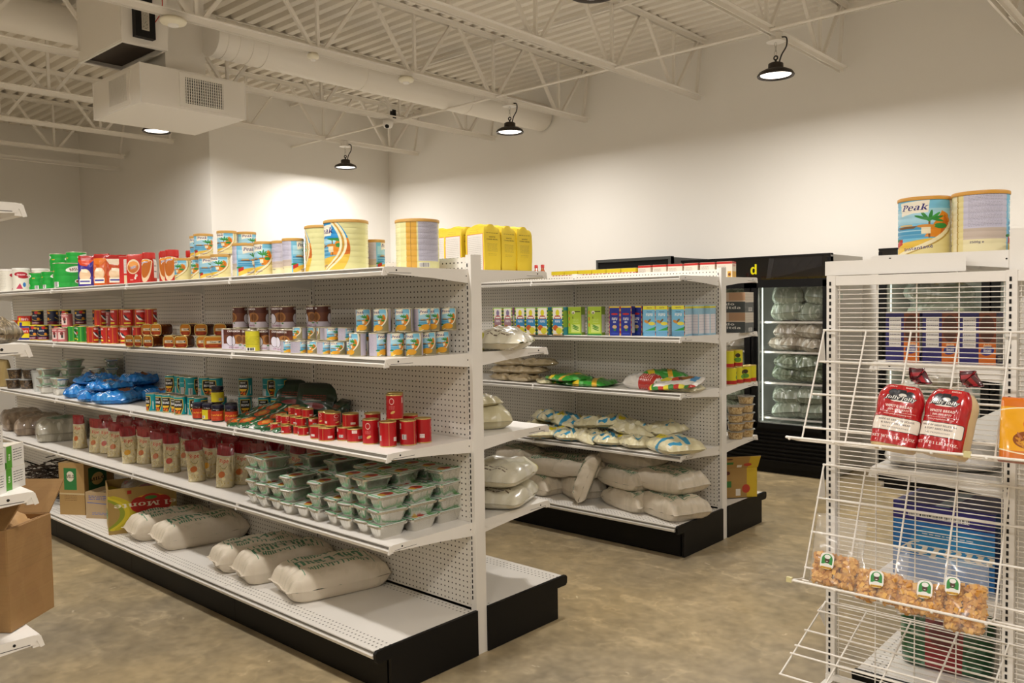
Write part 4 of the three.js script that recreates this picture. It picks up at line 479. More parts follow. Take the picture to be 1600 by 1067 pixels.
/* ---------- second shelf: tins and cartons ---------- */
{
  const y = S1.two, put = (key, name, make, label, cat, x, z, turn, group, lv = 0) => copyOf(key, name, make, label, cat, [x, y + lv, z], turn, group);
  const W = 'on the second shelf';
  const oats = (l, x, z, t, lv = 0) => put('oats', 'oats_can', makeCan(0.04, 0.113, Lm.oats, { rim: mat(0xe3cf35, 0.5) }), l, 'can', x, z, t, 'navy oats cans with yellow lids', lv);
  [[-4.32, 0.42, 30], [-4.21, 0.4, 60], [-4.12, 0.33, 40], [-4.02, 0.25, 20]].forEach(([x, z, t], i) => oats(`navy oats can with yellow lid, ${nth(i, 4)} in lower row`, x, z, t * D)); [[-4.31, 0.4, 40], [-4.2, 0.33, 160], [-4.06, 0.29, 35], [-3.96, 0.22, 60], [-3.78, 0.16, 150], [-3.66, 0.14, 120], [-3.55, 0.12, 50]].forEach(([x, z, t], i) => oats(`navy oats can with yellow lid, ${nth(i, 7)} in upper row`, x, z, t * D, 0.114));
  for (let i = 0; i < 3; i++) oats(`navy oats can in the shaded back row under upper can, ${nth(i, 3)}`, -3.78 + i * 0.115, 0.15 - i * 0.015, 60 * D);
  const bird = lab(256, 128, atlas((g, w, h) => { rect(g, '#c8281e', 0, 0, w, h * 0.5); rect(g, '#ecd62a', 0, h * 0.46, w, h * 0.38); rect(g, '#2a2a8a', 0, h * 0.84, w, h * 0.16); txt(g, "Bird's", w * 0.58, h * 0.28, h * 0.28, '#fff', { sx: 0.9 }); rect(g, '#f0d84a', w * 0.1, h * 0.14, w * 0.16, h * 0.26); rect(g, '#3a3a9a', w * 0.14, h * 0.55, w * 0.2, h * 0.3); }, (g, w, h) => { rect(g, '#c8281e', 0, 0, w, h * 0.5); rect(g, '#ecd62a', 0, h * 0.5, w, h * 0.34); rect(g, '#2a2a8a', 0, h * 0.84, w, h * 0.16); }, '#c8281e'));
  [['lower', 0], ['upper', 0.0925]].forEach(([n, lv]) => put('bird', 'custard_carton', makeBox(0.115, 0.092, 0.06, bird), `red, yellow and blue custard carton, ${n} of two stacked`, 'carton', -4.48 - lv * 0.4, 0.43 - lv * 0.2, 30 * D, 'custard cartons on the second shelf', lv));
  const redBox = lab(256, 128, atlas((g, w, h) => { rect(g, '#b31a1a', 0, 0, w, h); txt(g, 'MILK', w * 0.5, h * 0.7, h * 0.3, '#f4ece4'); rect(g, '#d86a1c', 0, 0, w * 0.2, h * 0.6); }, (g, w, h) => { rect(g, '#c8641c', 0, 0, w, h); poly(g, '#b31a1a', 0, h, w, h, w, h * 0.3); }, '#a81818'));
  [[-4.74, 0.36, 'red carton with white lettering left of the custard cartons'], [-4.93, 0.34, 'orange and red carton at the far left end of second shelf']].forEach(([x, z, l]) => put('redBox', 'food_carton', makeBox(0.15, 0.15, 0.07, redBox), l, 'carton', x, z, 30 * D, 'red cartons at the far end'));
  const pink = (l, x, z, t, lv = 0) => put('pink', 'luncheon_can', makeCan(0.036, 0.1, Lm.pink), l, 'can', x, z, t, 'pink luncheon cans', lv);
  pink('pink luncheon can, left one in the lower row', -3.74, 0.46, 30 * D); pink('pink luncheon can, right one in the lower row', -3.62, 0.47, 60 * D); pink('pink luncheon can stacked on top of the right pink can', -3.64, 0.43, 40 * D, 0.101); pink('pink luncheon can in shade on top among dark oats cans', -3.32, 0.28, 40 * D, 0.11);
  const gc = (m, key, l, x, z, t, lv = 0) => put(key, 'mackerel_can', makeCan(0.036, 0.112, m, { rim: M.goldTin }), l, 'can', x, z, t, 'mackerel cans', lv);
  gc(Lm.green, 'gG', 'green mackerel can, left of two', -3.59, 0.41, 20 * D); gc(Lm.green, 'gG', 'green mackerel can, right of two', -3.4, 0.42, 50 * D); gc(Lm.green, 'gG', 'green mackerel can half hidden between the two green ones', -3.49, 0.38, 100 * D);
  [[-3.175, 0.44, 20], [-3.12, 0.36, 70], [-2.99, 0.42, 60], [-2.9, 0.41, 50], [-2.79, 0.38, 110], [-2.67, 0.35, 40], [-2.59, 0.28, 60]].forEach(([x, z, t], i) => gc(Lm.red, 'gR', `red mackerel can, ${nth(i, 7)} in lower row`, x, z, t * D)); [[-3.14, 0.4, 20], [-2.98, 0.36, 80], [-2.89, 0.34, 30], [-2.78, 0.36, 110], [-2.68, 0.33, 130], [-2.58, 0.31, 30]].forEach(([x, z, t], i) => gc(Lm.red, 'gR', `red mackerel can, ${nth(i, 6)} in upper row`, x, z, t * D, 0.113));
  // rounded sardine tins standing on edge
  const sardTex = mk({ roughness: 0.3, metalness: 0.35, map: tex(256, 192, (g, w, h) => { rect(g, '#b8721c', 0, 0, w, h); rect(g, '#8a2a14', 0, h * 0.66, w, h * 0.34); rect(g, '#d8cdb4', w * 0.14, h * 0.36, w * 0.72, h * 0.22); txt(g, 'Titus', w * 0.46, h * 0.47, h * 0.2, '#5a3a1a', { i: true }); poly(g, '#3a3a3a', w * 0.68, h * 0.46, w * 0.86, h * 0.36, w * 0.84, h * 0.54); g.strokeStyle = '#f0c468'; g.lineWidth = 10; g.strokeRect(8, 8, w - 16, h - 16); txt(g, 'SARDINES', w * 0.5, h * 0.78, h * 0.13, '#d8641c'); }) }), sardSide = mat(0xa87a35, 0.35, { metalness: 0.6, map: tex(128, 64, (g, w, h) => { rect(g, '#c8974a', 0, 0, w, h); rect(g, '#8a5a20', 0, h * 0.3, w, h * 0.4); lines(g, '#e8c98a', 8, h * 0.38, w - 16, 4, 6, 2); }) });
  const sard = (w) => (t) => { const h = 0.066, d = 0.1, ring = (z, k) => poly2(w - k, h - k, 0.02, 5).map(([a, b]) => [a, b + h / 2, z]); const g = loft([ring(-d / 2, 0.004), ring(-d / 2 + 0.003, 0), ring(d / 2 - 0.003, 0), ring(d / 2, 0.004)].map((r) => r), true, true); mesh('tin_body', g, sardSide, t);
    const f = new THREE.ShapeGeometry(new THREE.Shape(poly2(w - 0.006, h - 0.006, 0.019, 5).map(([a, b]) => new THREE.Vector2(a, b + h / 2)))).translate(0, 0, d / 2 + 0.0008); const u = f.attributes.uv, p = f.attributes.position; for (let i = 0; i < u.count; i++) u.setXY(i, p.getX(i) / w + 0.5, p.getY(i) / h); mesh('lid', f, sardTex, t);
    mesh('rim', tube([...poly2(w, h, 0.02, 4), poly2(w, h, 0.02, 4)[0]].map(([a, b]) => [a, b + h / 2, d / 2]), 0.0022, 60, 5), M.goldTin, t); };
  const st = (l, x, z, t, lv = 0, w = 0.075) => put(`sard${w}`, 'sardine_tin', sard(w), l, 'tin', x, z, t, 'amber sardine tins standing on edge', lv);
  [[-2.39, 0.49, 15], [-2.31, 0.47, 10], [-2.19, 0.47, 20], [-2.09, 0.4, 50], [-2.0, 0.44, 25], [-1.9, 0.43, 40], [-1.78, 0.37, 55]].forEach(([x, z, t], i) => st(`amber sardine tin, ${nth(i, 7)} in lower row`, x, z, t * D)); st('widest amber sardine tin with full face showing, lower row', -1.655, 0.37, 48 * D, 0, 0.105); st('amber sardine tin next to coconut milk cans, lower row', -1.55, 0.26, 50 * D);
  [[-2.29, 0.43, 20], [-2.2, 0.42, 25], [-2.05, 0.3, 60], [-1.95, 0.36, 20], [-1.83, 0.34, 35], [-1.7, 0.29, 30], [-1.6, 0.23, 40], [-1.5, 0.19, 60]].forEach(([x, z, t], i) => st(`amber sardine tin, ${nth(i, 8)} in upper row`, x, z, t * D, 0.0665));
  const coco = (l, x, z, t, lv = 0) => put('coco', 'coconut_milk_can', makeCan(0.0385, 0.113, Lm.coco), l, 'can', x, z, t, 'brown coconut milk cans', lv);
  [[-1.42, 0.42, 150], [-1.34, 0.4, 70], [-1.23, 0.41, 30], [-1.14, 0.38, 100], [-1.04, 0.37, 120], [-0.94, 0.39, 80], [-0.855, 0.4, 25]].forEach(([x, z, t], i) => coco(`brown coconut milk can, ${nth(i, 7)} in lower row`, x, z, t * D)); [[-1.39, 0.37, 20], [-1.28, 0.34, 60], [-1.2, 0.36, 25], [-1.08, 0.33, 90], [-0.98, 0.34, 25], [-0.9, 0.24, 60], [-0.81, 0.25, 20]].forEach(([x, z, t], i) => coco(`brown coconut milk can, ${nth(i, 7)} in upper row`, x, z, t * D, 0.114));
  const yb = mk({ roughness: 0.5, map: tex(64, 128, (g, w, h) => { rect(g, '#d6cc2c', 0, 0, w, h); lines(g, '#a09a20', 8, h * 0.3, w - 16, 6, 9, 2); barcode(g, w * 0.28, h * 0.8, w * 0.44, h * 0.16); }) });
  put('yCan', 'coconut_milk_can', makeCan(0.0345, 0.108, yb), 'yellow-backed coconut milk can in the middle of the lower row', 'can', -1.12, 0.46, 0, 'brown coconut milk cans');
  const ev = (l, x, z, t, lv = 0) => put('evap', 'evaporated_milk_can', makeCan(0.0365, 0.062, Lm.small, { n: 28 }), l, 'can', x, z, t, 'short evaporated milk cans', lv);
  [[-0.83, 0.44, 100], [-0.73, 0.45, 150], [-0.65, 0.41, 30], [-0.56, 0.42, 120], [-0.47, 0.41, 60], [-0.4, 0.37, 20], [-0.36, 0.28, 120]].forEach(([x, z, t], i) => ev(`short milk can, ${nth(i, 7)} in lower row`, x, z, t * D)); [[-0.8, 0.39, 20], [-0.72, 0.36, 10], [-0.63, 0.37, -30], [-0.54, 0.39, 90], [-0.45, 0.38, 130], [-0.36, 0.35, 110], [-0.33, 0.26, 150]].forEach(([x, z, t], i) => ev(`short milk can, ${nth(i, 7)} in upper row`, x, z, t * D, 0.063));
  const pk = (l, x, z, t, lv = 0) => put('pkTall', 'milk_can', makeCan(0.0375, 0.104, Lm.small), l, 'can', x, z, t, 'tall milk cans at the right end', lv);
  [[-0.255, 0.44, 20], [-0.168, 0.4, 125], [-0.095, 0.36, 95], [-0.03, 0.31, 55], [-0.045, 0.22, 75], [-0.055, 0.13, 85]].forEach(([x, z, t], i) => pk(`tall milk can with orange hill label, ${nth(i, 6)} in lower row`, x - 0.03, z, t * D)); [[-0.27, 0.39, 60], [-0.21, 0.33, 80], [-0.145, 0.39, 45], [-0.075, 0.33, 60], [-0.045, 0.25, 105], [-0.07, 0.17, 80], [-0.045, 0.09, 70]].forEach(([x, z, t], i) => pk(`tall milk can with orange hill label, ${nth(i, 7)} in upper row`, x - 0.03, z, t * D, 0.105));
}

/* ---------- third shelf ---------- */
{
  const y = S1.three, put = (key, name, make, label, cat, x, z, turn, group, lv = 0) => copyOf(key, name, make, label, cat, [x, y + lv, z], turn, group);
  const herb = tex(256, 128, (g, w, h) => { rect(g, '#4a3a2a', 0, 0, w, h); for (let i = 0; i < 700; i++) ell(g, ['#2e231a', '#5c4832', '#71583c', '#3a2c20'][i % 4], rnd(0, w), rnd(0, h), rnd(2, 8), rnd(1, 3), rnd(0, 3)); });
  const tub = (t) => { mesh('tub_body', lathe([[0, 0.002], [0.042, 0], [0.045, 0.004], [0.055, 0.072]], 28), once('herbM', () => mk({ map: herb, roughness: 0.25, clearcoat: 0.7 })), t); mesh('lid', lathe([[0.055, 0.07], [0.059, 0.072], [0.059, 0.078], [0.05, 0.08], [0, 0.079]], 28), M.clear, t); };
  [[-4.72, 0.46, 0], [-4.6, 0.4, 0], [-4.71, 0.45, 1], [-4.59, 0.38, 1], [-4.48, 0.3, 0], [-4.48, 0.29, 1]].forEach(([x, z, l], i) => put('tub', 'herb_tub', tub, `clear tub of dark dried herbs, ${['front left, lower', 'front right, lower', 'front left, upper', 'front right, upper', 'rear, lower', 'rear, upper'][i]}`, 'tub', x, z, i, 'stacked tubs of dried herbs', l * 0.081));
  const cup = (t) => { mesh('cup', lathe([[0, 0.001], [0.034, 0], [0.036, 0.004], [0.05, 0.135], [0.053, 0.137], [0.053, 0.142], [0.049, 0.142]], 28), M.clear, t); for (let i = 0; i < 3; i++) mesh('rim', lathe([[0.051, 0.144 + i * 0.006], [0.054, 0.146 + i * 0.006], [0.052, 0.149 + i * 0.006]], 28), M.clear, t); };
  [[-4.38, 0.38], [-4.28, 0.42], [-4.27, 0.3]].forEach(([x, z], i) => put('cup', 'plastic_cup_stack', cup, `stack of clear plastic cups, ${['left', 'front right', 'rear'][i]} one, beside dried herb tubs`, 'cups', x, z, 0, 'clear plastic cup stacks'));
  // blue plastic bags
  const blueM = mk({ roughness: 0.24, clearcoat: 0.5, map: tex(256, 256, (g, w, h) => { rect(g, '#1f7fce', 0, 0, w, h); mottled(g, w, h, '#155fa6', 60, 0.5, 30); mottled(g, w, h, '#5fb4ec', 50, 0.4, 20); ell(g, '#7a4a2a', w * 0.6, h * 0.4, w * 0.2, h * 0.12, 0.4); ell(g, '#e6d2a8', w * 0.56, h * 0.37, w * 0.08, h * 0.04); lines(g, '#e9f2f8', w * 0.16, h * 0.7, w * 0.3, 4, 12, 5); }) });
  [[-3.56, 0.36, 0, 0.26, 0.28, 0.085, 60, 'front left, lowest of the pile'], [-3.5, 0.3, 0.09, 0.24, 0.26, 0.07, 100, 'front left, on top'], [-3.22, 0.4, 0, 0.26, 0.3, 0.075, 70, 'front middle'], [-2.95, 0.38, 0, 0.26, 0.28, 0.08, 40, 'front right'], [-3.08, 0.38, 0.078, 0.24, 0.26, 0.06, 95, 'upper right, showing its brown picture'], [-3.25, 0.12, 0, 0.28, 0.28, 0.09, 80, 'rear left, in shade'], [-2.93, 0.12, 0, 0.26, 0.26, 0.07, 30, 'rear right, in shade'], [-3.2, 0.13, 0.092, 0.24, 0.24, 0.07, 20, 'topmost at the rear']].forEach(([x, z, lv, w, l, h, t, lb], i) => { const o = mesh(numbered('snack_bag'), pillow(w, l, h, { seed: i + 2.3, wr: 0.026, e: 0.5, nx: 22, nz: 26 }), blueM, scene, [x, y + lv, z]); o.rotation.y = t * D; tag(o, `crumpled shiny blue snack bag, ${lb}`, 'bag', 'pile of blue snack bags'); });
  // teal bean cans
  const bn = (l, x, z, t, lv = 0) => put('bean', 'bean_can', makeCan(0.0375, 0.108, Lm.beans), l, 'can', x, z, t, 'teal bean cans', lv);
  [[-2.31, 0.44, 0], [-2.225, 0.42, 10], [-2.16, 0.41, 30], [-2.07, 0.4, 20], [-1.99, 0.42, 35], [-1.91, 0.38, 70], [-1.83, 0.38, 110], [-1.76, 0.3, 30], [-1.66, 0.2, 60], [-1.55, 0.14, 40], [-1.45, 0.12, 30]].forEach(([x, z, t], i) => bn(`teal baked bean can, ${nth(i, 11)} in lower row`, x, z, t * D));
  [[-2.22, 0.36, 32], [-2.14, 0.34, 75], [-2.06, 0.35, 110], [-1.98, 0.36, 140], [-1.88, 0.32, 80], [-1.8, 0.3, 15], [-1.65, 0.2, 35], [-1.53, 0.12, 90], [-1.45, 0.1, 140]].forEach(([x, z, t], i) => bn(`teal baked bean can, ${nth(i, 9)} in upper row`, x, z, t * D, 0.109));
  // jars of red spread
  const jarM = lab(256, 128, (g, w, h) => { rect(g, '#b8361c', 0, 0, w, h); rect(g, '#d6c624', 0, 0, w * 0.24, h); rect(g, '#d6c624', w * 0.76, 0, w * 0.24, h); txt(g, 'Praise', w * 0.5, h * 0.4, h * 0.26, '#e8b03a', { i: true }); lines(g, '#e2a04a', w * 0.4, h * 0.68, w * 0.2, 2, 12, 3); barcode(g, w * 0.06, h * 0.6, w * 0.1, h * 0.3); });
  const jar = (t) => { mesh('jar_glass', lathe([[0, 0.002], [0.03, 0], [0.034, 0.005], [0.034, 0.062], [0.03, 0.071], [0.028, 0.074]], 28), mat(0x2a1510, 0.12, { clearcoat: 0.8 }), t); const g = lathe([[0.0345, 0.008], [0.0345, 0.06]], 28); mesh('label', g, jarM, t); mesh('lid', lathe([[0.0315, 0.073], [0.0325, 0.076], [0.0325, 0.09], [0.03, 0.092], [0, 0.092]], 28), mat(0x1c1a2e, 0.35), t); };
  [[-1.72, 0.45, 20], [-1.63, 0.44, 150], [-1.53, 0.44, 30], [-1.44, 0.41, 60]].forEach(([x, z, t], i) => put('spread', 'spread_jar', jar, `dark spread jar with red label, ${nth(i, 4)} in front row`, 'jar', x, z, (t + 180) * D, 'red-labelled spread jars')); put('spread', 'spread_jar', jar, 'dark spread jar on top showing its yellow back label', 'jar', -1.6, 0.4, 50 * D, 'red-labelled spread jars', 0.093); put('spread', 'spread_jar', jar, 'dark spread jar, rearmost one in shade behind front row', 'jar', -1.55, 0.35, 20 * D, 'red-labelled spread jars');
  // green sachets
  const sachet = [['#1d5a34', '#c8501c'], ['#1a4a2a', '#8a1f22'], ['#c2c4bc', '#b8361c']].map(([a, b]) => mk({ roughness: 0.26, clearcoat: 0.4, map: tex(256, 256, (g, w, h) => { rect(g, a, 0, 0, w, h); ell(g, b, w * 0.5, h * 0.6, w * 0.34, h * 0.22); ell(g, '#d8943a', w * 0.5, h * 0.62, w * 0.2, h * 0.12); rect(g, '#e8e4d8', w * 0.2, h * 0.2, w * 0.6, h * 0.07); rect(g, '#b0b4ac', 0, 0, w, h * 0.04); rect(g, '#b0b4ac', 0, h * 0.96, w, h * 0.04); }) }));
  const SG = once('sachetG', () => pillow(0.13, 0.19, 0.022, { seed: 4.4, wr: 0.006, nx: 12, nz: 16 }));
  for (let i = 0; i < 16; i++) { const a = i % 3, row = i / 6 | 0, o = mesh(numbered('seasoning_sachet'), SG, sachet[[0, 0, 2, 0, 1, 0][i % 6]], scene, [-1.34 + (i % 6) * 0.075 - row * 0.02, y + 0.004 + row * 0.024 + (i % 2) * 0.008, 0.42 - row * 0.09 - (i % 6) * 0.004]); o.rotation.set(0.1 + row * 0.05, (60 + i * 13 % 50) * D, (i % 2 ? 0.16 : 0.05)); tag(o, `shiny seasoning sachet, ${nth(i % 6, 6)} in ${['front', 'middle', 'rear'][row]} layer of the flat pile`, 'sachet', 'pile of seasoning sachets'); }
  const bigG = mk({ roughness: 0.3, clearcoat: 0.4, map: tex(256, 256, (g, w, h) => { rect(g, '#16331f', 0, 0, w, h); rect(g, '#0f2416', 0, 0, w, h * 0.14); ell(g, '#7a1c1c', w * 0.5, h * 0.68, w * 0.3, h * 0.1); lines(g, '#a8332a', w * 0.2, h * 0.36, w * 0.6, 3, 16, 6); rect(g, '#8a9a8a', w * 0.3, h * 0.5, w * 0.4, h * 0.03); }) });
  [[-1.33, 0.1, 0.24, 0.2, 30, -0.35, 'large dark green pouch standing at the back, left one'], [-1.13, 0.1, 0.26, 0.19, 20, -0.3, 'large dark green pouch standing at the back, right one'], [-0.93, 0.12, 0.14, 0.13, -15, -0.6, 'small dark foil pouch leaning at right of the green ones']].forEach(([x, z, w, h, t, rx, l], i) => { const o = thing('seasoning_pouch', l, 'pouch', [x, y, z], t * D, 'dark green pouches at the back of third shelf'); const b = mesh('pouch_body', pouch(w, h, 0.07, { seed: i + 5, wr: 0.01, full: 0.2 }), bigG, o); b.rotation.x = rx; b.position.y = 0.012; mesh('top_seal', bx(w * 0.9, 0.016, 0.004, 0, h * 0.985, -0.002), M.darkGrey, b); });
  // red tomato paste cans in three sizes
  const tom = (r, h, l, x, z, t, lv = 0) => put(`tom${r}`, 'tomato_paste_can', makeCan(r, h, Lm.tomato, { rim: M.goldTin, n: 28 }), l, 'can', x, z, t, 'red tomato paste cans', lv);
  [[-0.96, 0.44], [-0.9, 0.42], [-0.85, 0.45], [-0.79, 0.42], [-0.735, 0.43], [-0.68, 0.4]].forEach(([x, z], i) => tom(0.0265, 0.042, `smallest red tomato paste can, ${nth(i, 6)} in bottom tier`, x, z, i * 50 * D)); [[-0.94, 0.42], [-0.88, 0.43], [-0.815, 0.42], [-0.755, 0.43], [-0.69, 0.4]].forEach(([x, z], i) => tom(0.0265, 0.042, `smallest red tomato paste can, ${nth(i, 5)} in middle tier`, x, z, i * 70 * D, 0.0425)); [[-0.86, 0.4], [-0.79, 0.41], [-0.725, 0.41]].forEach(([x, z], i) => tom(0.0265, 0.042, `smallest red tomato paste can, ${nth(i, 3)} in top tier`, x, z, i * 90 * D, 0.085));
  [[-0.6, 0.44], [-0.52, 0.45], [-0.46, 0.39], [-0.385, 0.39], [-0.56, 0.36]].forEach(([x, z], i) => tom(0.0375, 0.062, `medium red tomato paste can, ${nth(i, 5)} in lower tier`, x, z, (100 + i * 70) * D)); [[-0.59, 0.4], [-0.525, 0.41], [-0.43, 0.38], [-0.36, 0.31]].forEach(([x, z], i) => tom(0.0375, 0.062, `medium red tomato paste can, ${nth(i, 4)} in upper tier`, x, z, i * 80 * D, 0.0625));
  [[-0.285, 0.38, 30], [-0.165, 0.38, 200], [-0.125, 0.3, 240], [-0.12, 0.215, 130], [-0.23, 0.29, 40], [-0.26, 0.17, 90]].forEach(([x, z, t], i) => tom(0.0365, 0.11, `tall red tomato paste can, ${['left of the group', 'nearest the shelf front', 'right of the nearest', 'rightmost rear', 'middle, carrying another can', 'rear left'][i]}`, x, z, t * D)); tom(0.0365, 0.11, 'tall red tomato paste can on top, front one', -0.19, 0.32, 30 * D, 0.1105); tom(0.0365, 0.11, 'tall red tomato paste can on top, rear one', -0.25, 0.265, 300 * D, 0.1105);
  const kr = mesh(numbered('kraft_pouch'), pouch(0.2, 0.22, 0.1, { seed: 9, full: 0.3 }), mat(0xa08a58, 0.6), scene, [-5.02, y, 0.44]); tag(kr, 'plain yellow-brown pouch cut by the left picture edge, behind nose-ended bracket', 'pouch'); 
}

/* ---------- fourth shelf: sacks, pouches with red tops, foil trays ---------- */
{
  const y = S1.four;
  const ricM = lab(512, 512, riceSack, 0.55), clearSack = mk({ roughness: 0.3, clearcoat: 0.6, map: tex(256, 256, (g, w, h) => { rect(g, '#9c9684', 0, 0, w, h); mottled(g, w, h, '#7a7566', 90, 0.4, 24); ell(g, '#3f6a52', w * 0.5, h * 0.55, w * 0.3, h * 0.16); mottled(g, w, h, '#d8d4c6', 60, 0.5, 14); }) }), brownSack = mk({ roughness: 0.35, clearcoat: 0.5, map: tex(256, 256, (g, w, h) => { rect(g, '#8f7c66', 0, 0, w, h); mottled(g, w, h, '#6a5848', 90, 0.4, 24); lines(g, '#4a4034', w * 0.2, h * 0.2, w * 0.6, 12, 12, 4); mottled(g, w, h, '#cbb8a4', 60, 0.5, 14); }) });
  const sack = (nm, l, x, yy, z, w, len, h, t, m, sd, grp) => { const o = mesh(numbered(nm), pillow(w, len, h, { seed: sd, wr: 0.013, nx: 26, nz: 34, pw: 5, e: 0.42, flat: 0.4 }), m, scene, [x, yy, z]); o.rotation.y = t * D; return tag(o, l, 'sack', grp); };
  sack('grain_sack', 'clear-wrapped grey grain sack with green print left of red-topped pouches', -4.28, y, 0.27, 0.36, 0.42, 0.17, 70, clearSack, 3.1); sack('grain_sack', 'brown wrapped grain sack at far left of the fourth shelf', -4.78, y, 0.26, 0.32, 0.42, 0.15, 60, brownSack, 5.2); sack('grain_sack', 'dark brown wrapped sack cut by the left picture edge', -5.2, y, 0.26, 0.32, 0.42, 0.16, 80, brownSack, 6.2);
  const RM = ['#c8703a', '#c85a4a', '#e0a83a'].map((c) => lab(256, 512, ripeLab(c), 0.22, { clearcoat: 0.6 }));
  const RG = [0, 1, 2, 3].map((i) => pouch(0.1, 0.23, 0.078, { seed: 2 + i * 1.9, wr: 0.013, full: 0.03, neck: 0.0, p: 0.85, bend: [0.004, 0.022, -0.016, 0.012][i] }));
  const ripe = (i, l, x, z, t) => { const o = thing('snack_pouch', l, 'pouch', [x, y, z], t, 'red-topped snack pouches standing on the fourth shelf'); mesh('pouch_body', RG[i % 4], RM[i % 5 === 4 ? 2 : i % 5 === 2 ? 1 : 0], o); mesh('top_seal', bx(0.094, 0.018, 0.0018, 0, 0.232, [0.004, 0.022, -0.016, 0.012][i % 4]), M.redSeal, o); o.rotation.order = 'YXZ'; o.rotation.z = rnd(-0.09, 0.09); mesh('hang_tab', new THREE.TorusGeometry(0.011, 0.0016, 5, 12, 4).translate(0.04, 0.235, 0.004), M.clear, o); };
  const front = [[-3.72, 0.36], [-3.43, 0.36], [-3.33, 0.32], [-3.14, 0.35], [-2.83, 0.38], [-2.74, 0.33], [-2.54, 0.32], [-2.31, 0.35], [-1.94, 0.38], [-1.98, 0.28], [-1.66, 0.36], [-1.66, 0.26]];
  front.forEach(([x, z], i) => ripe(i, `red-topped snack pouch, ${nth(i, 12)} in the front row`, x + 0.04, z, (25 + (i * 37) % 30) * D));
  for (let i = 0; i < 13; i++) ripe(i + 1, `red-topped snack pouch in the middle row, number ${ORD[i] || 'thirteenth'} from the left`.replace('number ', ''), -3.55 + i * 0.17 + rnd(-0.02, 0.02), 0.2 + rnd(-0.015, 0.02), (20 + rnd(0, 40)) * D);
  for (let i = 0; i < 14; i++) ripe(i + 2, `red-topped snack pouch in the rear row, ${i < 12 ? ORD[i] : i === 12 ? 'thirteenth' : 'last'} from the left`, -3.5 + i * 0.18 + rnd(-0.02, 0.02), 0.09 + rnd(-0.01, 0.01), (10 + rnd(0, 40)) * D);
  // foil trays with printed card lids
  const lidM = lab(256, 256, trayLid, 0.42), sideLid = mat(0xd9d7d0, 0.26, { metalness: 0.9 });
  const trayGeo = (() => { const N = 96, ring = (w, d, yy, f) => { const p = poly2(w, d, 0.018, 5), out = []; const q = new THREE.CatmullRomCurve3(p.map(([a, b]) => new THREE.Vector3(a, yy, b)), true, 'catmullrom', 0.1).getSpacedPoints(N).slice(0, N); q.forEach((v, i) => { const s = 1 + (i % 4 < 2 ? f : -f); out.push([v.x * s, yy, v.z * s]); }); return out; };
    return loft([ring(0.062, 0.115, 0, 0), ring(0.066, 0.119, 0.004, 0.012), ring(0.086, 0.146, 0.044, 0.012), ring(0.089, 0.15, 0.046, 0), ring(0.102, 0.163, 0.048, 0), ring(0.104, 0.165, 0.056, 0), ring(0.098, 0.159, 0.058, 0), ring(0.09, 0.151, 0.056, 0)], true, false); })();
  const lidGeo = (() => { const s = new THREE.Shape(poly2(0.094, 0.155, 0.016, 5).map(([a, b]) => new THREE.Vector2(a, b))), g = new THREE.ExtrudeGeometry(s, { depth: 0.003, bevelEnabled: false }).rotateX(-Math.PI / 2).translate(0, 0.0575, 0), u = g.attributes.uv, p = g.attributes.position; for (let i = 0; i < u.count; i++) u.setXY(i, p.getX(i) / 0.094 + 0.5, 0.5 - p.getZ(i) / 0.155); return g; })();
  const tray = (l, x, z, t, lv, yy, g) => copyOf('tray', 'foil_tray', (o) => { mesh('tray_body', trayGeo, M.foil, o); mesh('card_lid', lidGeo, lidM, o); }, l, 'tray', [x, yy + lv * 0.0625, z], t, g);
  const cols = [[-0.14, [3, 3, 4]], [-0.25, [4, 4, 4]], [-0.36, [4, 4, 4]], [-0.475, [2, 4, 4]], [-0.59, [3, 3, 4]], [-0.7, [1, 4, 3]], [-0.81, [3, 3, 4]], [-0.92, [2, 4, 3]], [-1.03, [4, 3, 3]], [-1.14, [4, 2, 3]]];
  const cn = ['rightmost', ...Array.from({ length: 8 }, (_, i) => ORD[i + 1] + ' from right'), 'leftmost'];
  cols.forEach(([x, n], c) => n.forEach((k, r) => { for (let i = 0; i < k; i++) { if (r === 2 && c > 2 && i === 0 && c % 2) { } tray(`foil tray with printed lid, ${cn[c]} ${['front', 'middle', 'rear'][r]} stack, ${['bottom', 'second up', 'third up', 'fourth up'][i]}`, x + [0.0, 0.01, 0.015][r] + rnd(-0.006, 0.006), [0.4, 0.235, 0.072][r] + (c % 2 ? 0.0 : 0.012) + (c > 4 ? 0.01 : 0), rnd(-9, 9) * D, i, y, 'foil trays stacked on the fourth shelf'); } }));
  // trays on the shelf above, far left
  [[-4.05, 0.42, 3], [-3.95, 0.3, 4], [-4.06, 0.25, 3], [-3.83, 0.16, 3], [-3.72, 0.1, 4], [-3.85, 0.42, 2]].forEach(([x, z, n], c) => { for (let i = 0; i < n; i++) tray(`foil tray with dull lid by the cups, stack ${['at front', 'second', 'third', 'fourth', 'furthest back', 'beside blue bags'][c]}, ${['bottom', 'second up', 'third up', 'fourth up'][i]}`, x, z, (c * 17) * D, i, S1.three, 'foil trays on the third shelf'); });

  /* base deck */
  const b = S1.base;
  [[-2.42, 0.3, 0.27, 0.52, 0.145, -8, 'leftmost, touching the banana box'], [-2.1, 0.27, 0.29, 0.54, 0.155, -10, 'second from left'], [-1.43, 0.28, 0.23, 0.5, 0.14, -12, 'third from left'], [-1.16, 0.28, 0.25, 0.52, 0.15, -12, 'fourth from left'], [-0.78, 0.26, 0.33, 0.54, 0.15, -14, 'rightmost and widest']].forEach(([x, z, w, l, h, t, lb], i) => sack('grain_sack', `white grain sack with green print on the base deck, ${lb}`, x, b, z, w, l, h, t, ricM, i + 1.2, 'white grain sacks lying on the base deck'));
